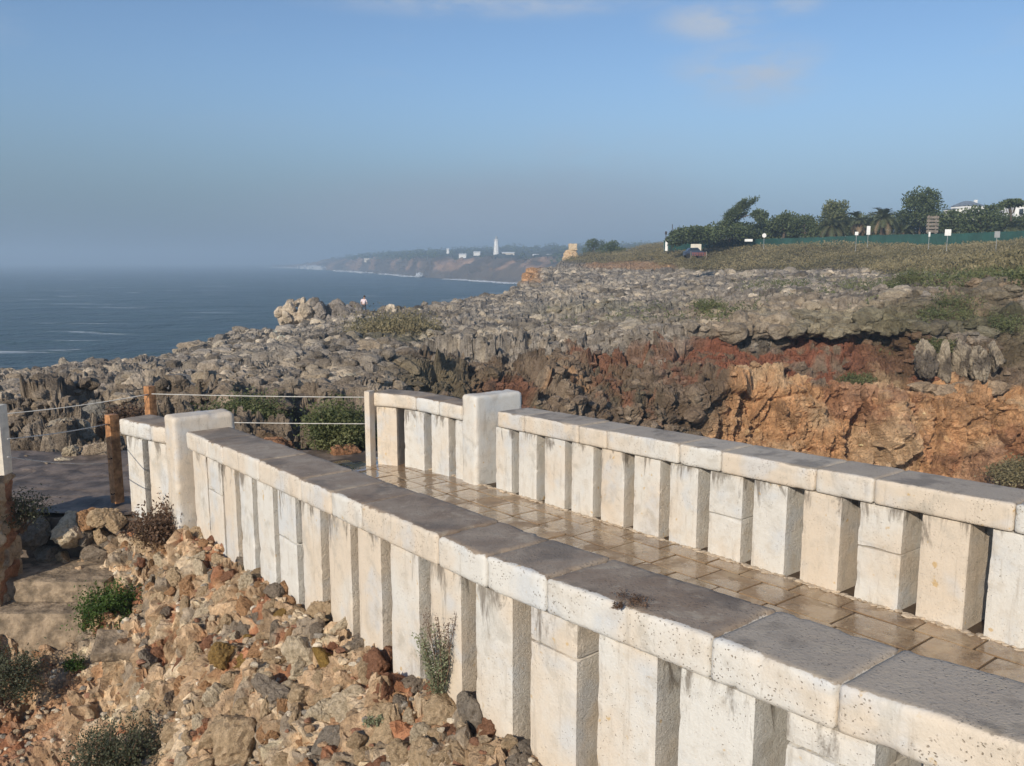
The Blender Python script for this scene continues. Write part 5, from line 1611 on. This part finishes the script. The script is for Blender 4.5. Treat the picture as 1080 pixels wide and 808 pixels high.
# big pale outcrop on the sea edge and single boulders
def outcrop():
    rg = np.random.default_rng(16)
    Y = 82; k = Y / FPX; base = W(340, 341, Y)
    mb = MB()
    for i in range(80):
        dx = rg.uniform(-46, 50); top = np.interp(dx, [-46, -38, -20, 5, 25, 40, 50], [12, 27, 28, 26, 22, 24, 12])
        s = rg.uniform(4.5, 8.5)
        dz = rg.uniform(0, max(1, top - s * .9))
        V, F = rock(3, rg, 12, .12, .05)
        mb.add((V @ rotm(rg).T) * np.array([s, s, s * 1.15]) * k + np.array([dx * k, rg.normal() * 1.2, dz * k]), F, 0,
               np.array([.64, .53, .40]) * rg.uniform(.75, 1.15) if dx < -5 else np.array([.33, .29, .25]) * rg.uniform(.7, 1.2))
    o = mb.build("rock_outcrop", M['karst'], col=True); o.location = base
    tag(o, "pale jagged rock outcrop at the sea edge left of the walker", "rock")
outcrop()
def boulder(label, px, py, Y, s, S, col, seed, lv=4, group="boulders on the shore rocks"):
    rg = np.random.default_rng(seed)
    V, F = rock(lv, rg, 13, .11, .04)
    mb = MB(); mb.add((V @ rotm(rg).T) * np.array(S) * s, F, 0, col)
    o = mb.build("boulder", M['karst'], col=True); o.location = W(px, py, Y)
    tag(o, label, "boulder", group)
boulder("knobbly twin-headed boulder on the sea skyline at left", 72, 392, 52, .75, (1, .8, 1.1), (.42, .36, .28), 1)
boulder("small pale boulder on the skyline left of the twin-headed one", 38, 396, 50, .45, (1, .8, 1.0), (.40, .34, .27), 2)
boulder("pale ridge boulder where the rocks first rise against the sea", 205, 368, 68, 1.1, (1.3, 1, .75), (.45, .37, .28), 3)
boulder("grey upright boulder behind the upper wire above the nearer timber post", 97, 442, 17.5, .42, (1, .9, 1.0), (.28, .26, .23), 4)
boulder("big pale slab boulder above the platform left of the timber posts", 70, 468, 14.6, .42, (1.2, .9, 1.0), (.42, .36, .28), 5)
boulder("round cream boulder beside the shadowed hollow on the platform", 73, 477, 12.9, .13, (1, .9, 1.1), (.62, .52, .38), 6)
boulder("low cream stone lying at the platform back edge", 66, 490, 12.6, .16, (1.2, .9, .6), (.62, .52, .38), 7)
boulder("weathered boulder with a round hollow, left of the timber post", 101, 478, 13.0, .22, (1.2, .9, .9), (.45, .36, .27), 8)
boulder("tall cream boulder just behind the rear timber post", 147, 414, 24, .6, (1, .9, 1.3), (.55, .46, .36), 9)
boulder("orange rock at the left edge of the paving under the wires", 293, 473, 13.3, .22, (1.6, 1, .75), (.42, .22, .12), 10)
boulder("orange rock between the bush and the far parapet end", 362, 479, 13.0, .20, (1.6, 1, .8), (.42, .22, .12), 11)
boulder("brown rounded rock under the wire left of the orange rock", 280, 462, 14.3, .22, (1, 1, .9), (.25, .18, .12), 12)
boulder("dark grey boulder mass in the middle left rocks", 205, 415, 27, .75, (1.6, 1, .9), (.25, .23, .21), 13)
boulder("cream block in the rocks above the far parapet wing", 405, 372, 43, 1.0, (1.6, 1, .8), (.42, .34, .25), 14)
boulder("pale pillar rock standing on the rim above the red earth", 733, 338, 50, .85, (.7, .7, 1.6), (.42, .35, .26), 15)
boulder("pale block fallen on the red earth slope", 690, 385, 41, .55, (1.2, .8, .8), (.42, .36, .30), 16)
for i, (px, w_) in enumerate([(973, 12), (993, 13), (1013, 12), (1030, 14), (1046, 10)]):
    lab_ = ["leftmost of the upright black and white stained blocks on the cliff", "second upright stained block from the left on the cliff", "third upright stained block from the left on the cliff", "fourth upright stained block, widest of the row on the cliff", "last upright stained block at the right of the row on the cliff"][i]
    kk = 37.6 / FPX; rg = np.random.default_rng(60 + i)
    hh = (44, 47, 44, 46, 40)[i]
    V, F = rock(5, rg, 7, .05, .02)
    V = V * np.array([(w_ + 2) * kk * .62, .75, hh * kk * .50])
    V[:, 2] = np.clip(V[:, 2], -hh * kk * .42, None)
    d, b = rockd(V + i * 7, .42, 5, (1, 1, .7), .5, .2, .4)
    V = V + V / np.linalg.norm(V, axis=1, keepdims=True) * (d * .35)[:, None]
    n_ = fbm(V * np.array([2.2, 2.2, .9]) + i * 5, 4, 6)
    cb = np.array([.43, .36, .27]) * (1 - sstep(n_, -.05, .2)[:, None]) + np.array([.17, .14, .11]) * sstep(n_, -.05, .2)[:, None]
    V[:, 0] *= 1 - .18 * sstep(-V[:, 2], .25 * hh * kk, .5 * hh * kk)
    o = mesh_np("upright_block", V, F, M['karst'], col=cb)
    o.location = W(px + 3, 380 + (i % 2) * 3, 39.55 + .25 * (i % 3)); o.rotation_euler = (0.05, rg.normal() * .06, rg.normal() * .2)
    tag(o, lab_, "rock", "upright stained blocks on the cliff")

for i, px in enumerate((968, 981, 996, 1010, 1025, 1040, 1053)):
    boulder(("leftmost", "second", "third", "middle", "fifth", "sixth", "rightmost")[i] + " tan ledge stone under the row of upright stained blocks", px, 408 + (i % 3) * 2, 39.3 + .2 * (i % 2), .42 + .08 * (i % 3), (1.3, 1, .75), (.46, .34, .23), 70 + i, 3, "ledge stones under the upright blocks")

# lighthouse and buildings of the far coast
def lighthouse():
    Y = 1010; k = Y / FPX; base = W(523.5, 269.0, Y)
    root = empty("lighthouse", tuple(base), "slim white lighthouse on the hazy far coast", "lighthouse")
    V, F = tube([(0, 0, -4), (0, 0, 0), (0, 0, 15.5 * k)], np.array([3.2, 3.2, 2.0]) * k, 8); mesh_np("tower", V, F, M['white'], root)
    V, F = tube([(0, 0, 15.5 * k), (0, 0, 16.1 * k)], np.array([2.7, 2.7]) * k, 12); mesh_np("gallery", V, F, M['white'], root)
    V, F = tube([(0, 0, 16.1 * k), (0, 0, 18.4 * k)], 1.25 * k, 10); mesh_np("lantern", V, F, M['grey'], root)
    V, F = tube([(0, 0, 18.4 * k), (0, 0, 19.6 * k)], np.array([1.5, .2]) * k, 10); mesh_np("roof", V, F, M['grey'], root)
lighthouse()
def far_house(label, px, pyb, Y, wpx, hpx, mat='white', roof=True, seed=0):
    k = Y / FPX; base = W(px, pyb, Y)
    root = empty("coast_house", tuple(base), label, "house", "pale buildings on the far coast"); 
    hpx = hpx * .72; wpx = wpx * .85
    V, F = box((0, 0, hpx * k / 2 - 1), (wpx * k, 8, hpx * k + 2)); mesh_np("wall", V, F, M[mat], root)
    if roof:
        w2 = wpx * k / 2 + .4
        V = np.array([(-w2, -4.4, hpx * k + .01), (w2, -4.4, hpx * k + .01), (w2, 4.4, hpx * k + .01), (-w2, 4.4, hpx * k + .01), (-w2, 0, hpx * k + 1.2), (w2, 0, hpx * k + 1.2)])
        mesh_np("roof", V, [np.array([(3, 2, 1, 0), (0, 1, 5, 4), (2, 3, 4, 5)]), np.array([(1, 2, 5), (3, 0, 4)])], M['white'], root)
far_house("pale fort wall on the low point left of the far cliffs", 390, 275.5, 1420, 13, 4.2, 'paintpost', False)
far_house("tiny white tower house left of the low white buildings", 472.5, 266, 1080, 3, 4, 'white')
far_house("low white house left of the lighthouse", 488, 270.5, 1000, 9, 2.6, 'white')
far_house("small white house nearer the lighthouse on its left", 503, 268, 1040, 8, 2.4, 'white')
far_house("long cream building directly right of the lighthouse", 536, 269, 1010, 15, 2.8, 'paintpost')
far_house("white house farther right of the lighthouse", 565, 271, 900, 7, 2.4, 'white')
far_house("tiny pale house at the right end of the far coast", 579, 270.5, 900, 5, 1.8, 'paintpost')
far_house("small white hut low on the cliff right of the spray", 511, 293.5, 880, 2.4, 1.6, 'white', False)

# walker on the rocks
def person():
    Y = 80; k = Y / FPX
    base = W(384, 331.5, Y)
    root = empty("person", tuple(base), "walker in a pale pink top and dark trousers on the rocks by the sea", "person")
    def skin(name, pts, edges, rad, mat, parent):
        me = bpy.data.meshes.new(name); me.from_pydata(pts, edges, []); o = bpy.data.objects.new(name, me); COL.objects.link(o); o.parent = parent
        me.materials.append(mat)
        md = o.modifiers.new("s", 'SKIN'); o.modifiers.new("d", 'SUBSURF').levels = 1; o.modifiers["d"].render_levels = 1
        for i, r in enumerate(rad): me.skin_vertices[0].data[i].radius = (r, r)
        me.skin_vertices[0].data[0].use_root = True
        return o
    J = [(0, 0, .92), (0, 0, 1.15), (.02, 0, 1.40), (.04, 0, 1.50), (.07, 0, 1.62), (.07, 0, 1.74),
         (-.19, 0, 1.40), (-.26, -.02, 1.14), (-.22, -.14, .92), (.20, 0, 1.40), (.30, 0, 1.15), (.34, -.10, .93),
         (-.10, 0, .86), (-.14, -.12, .48), (-.14, .02, .06), (-.14, -.16, .03), (.10, 0, .86), (.16, -.04, .47), (.20, .12, .08), (.20, -.05, .03)]
    E = [(0, 1), (1, 2), (2, 3), (3, 4), (4, 5), (2, 6), (6, 7), (7, 8), (2, 9), (9, 10), (10, 11), (0, 12), (12, 13), (13, 14), (14, 15), (0, 16), (16, 17), (17, 18), (18, 19)]
    Rr = [.14, .14, .16, .055, .10, .085, .07, .045, .035, .07, .045, .035, .10, .06, .045, .04, .10, .06, .045, .04]
    b = skin("body", J, E, Rr, M['skin'], root)
    skin("shirt", [J[0], J[1], J[2], J[6], J[7], J[9], J[10]], [(0, 1), (1, 2), (2, 3), (3, 4), (2, 5), (5, 6)], [.17, .17, .185, .09, .065, .09, .065], M['shirt'], root)
    skin("trousers", [(0, 0, .93), J[12], J[13], (-.14, .01, .14), J[16], J[17], (.19, .10, .15)], [(0, 1), (1, 2), (2, 3), (0, 4), (4, 5), (5, 6)], [.155, .12, .08, .07, .12, .08, .07], M['trouser'], root)
    V, F = ICO[3]; V = V[:, :] * np.array([.112, .118, .12]) + np.array([.07, .015, 1.70])
    mesh_np("hair", V, F, M['hair'], root, smooth=True)
person()
print("verts", sum(len(o.data.vertices) for o in bpy.data.objects if o.type == 'MESH'))
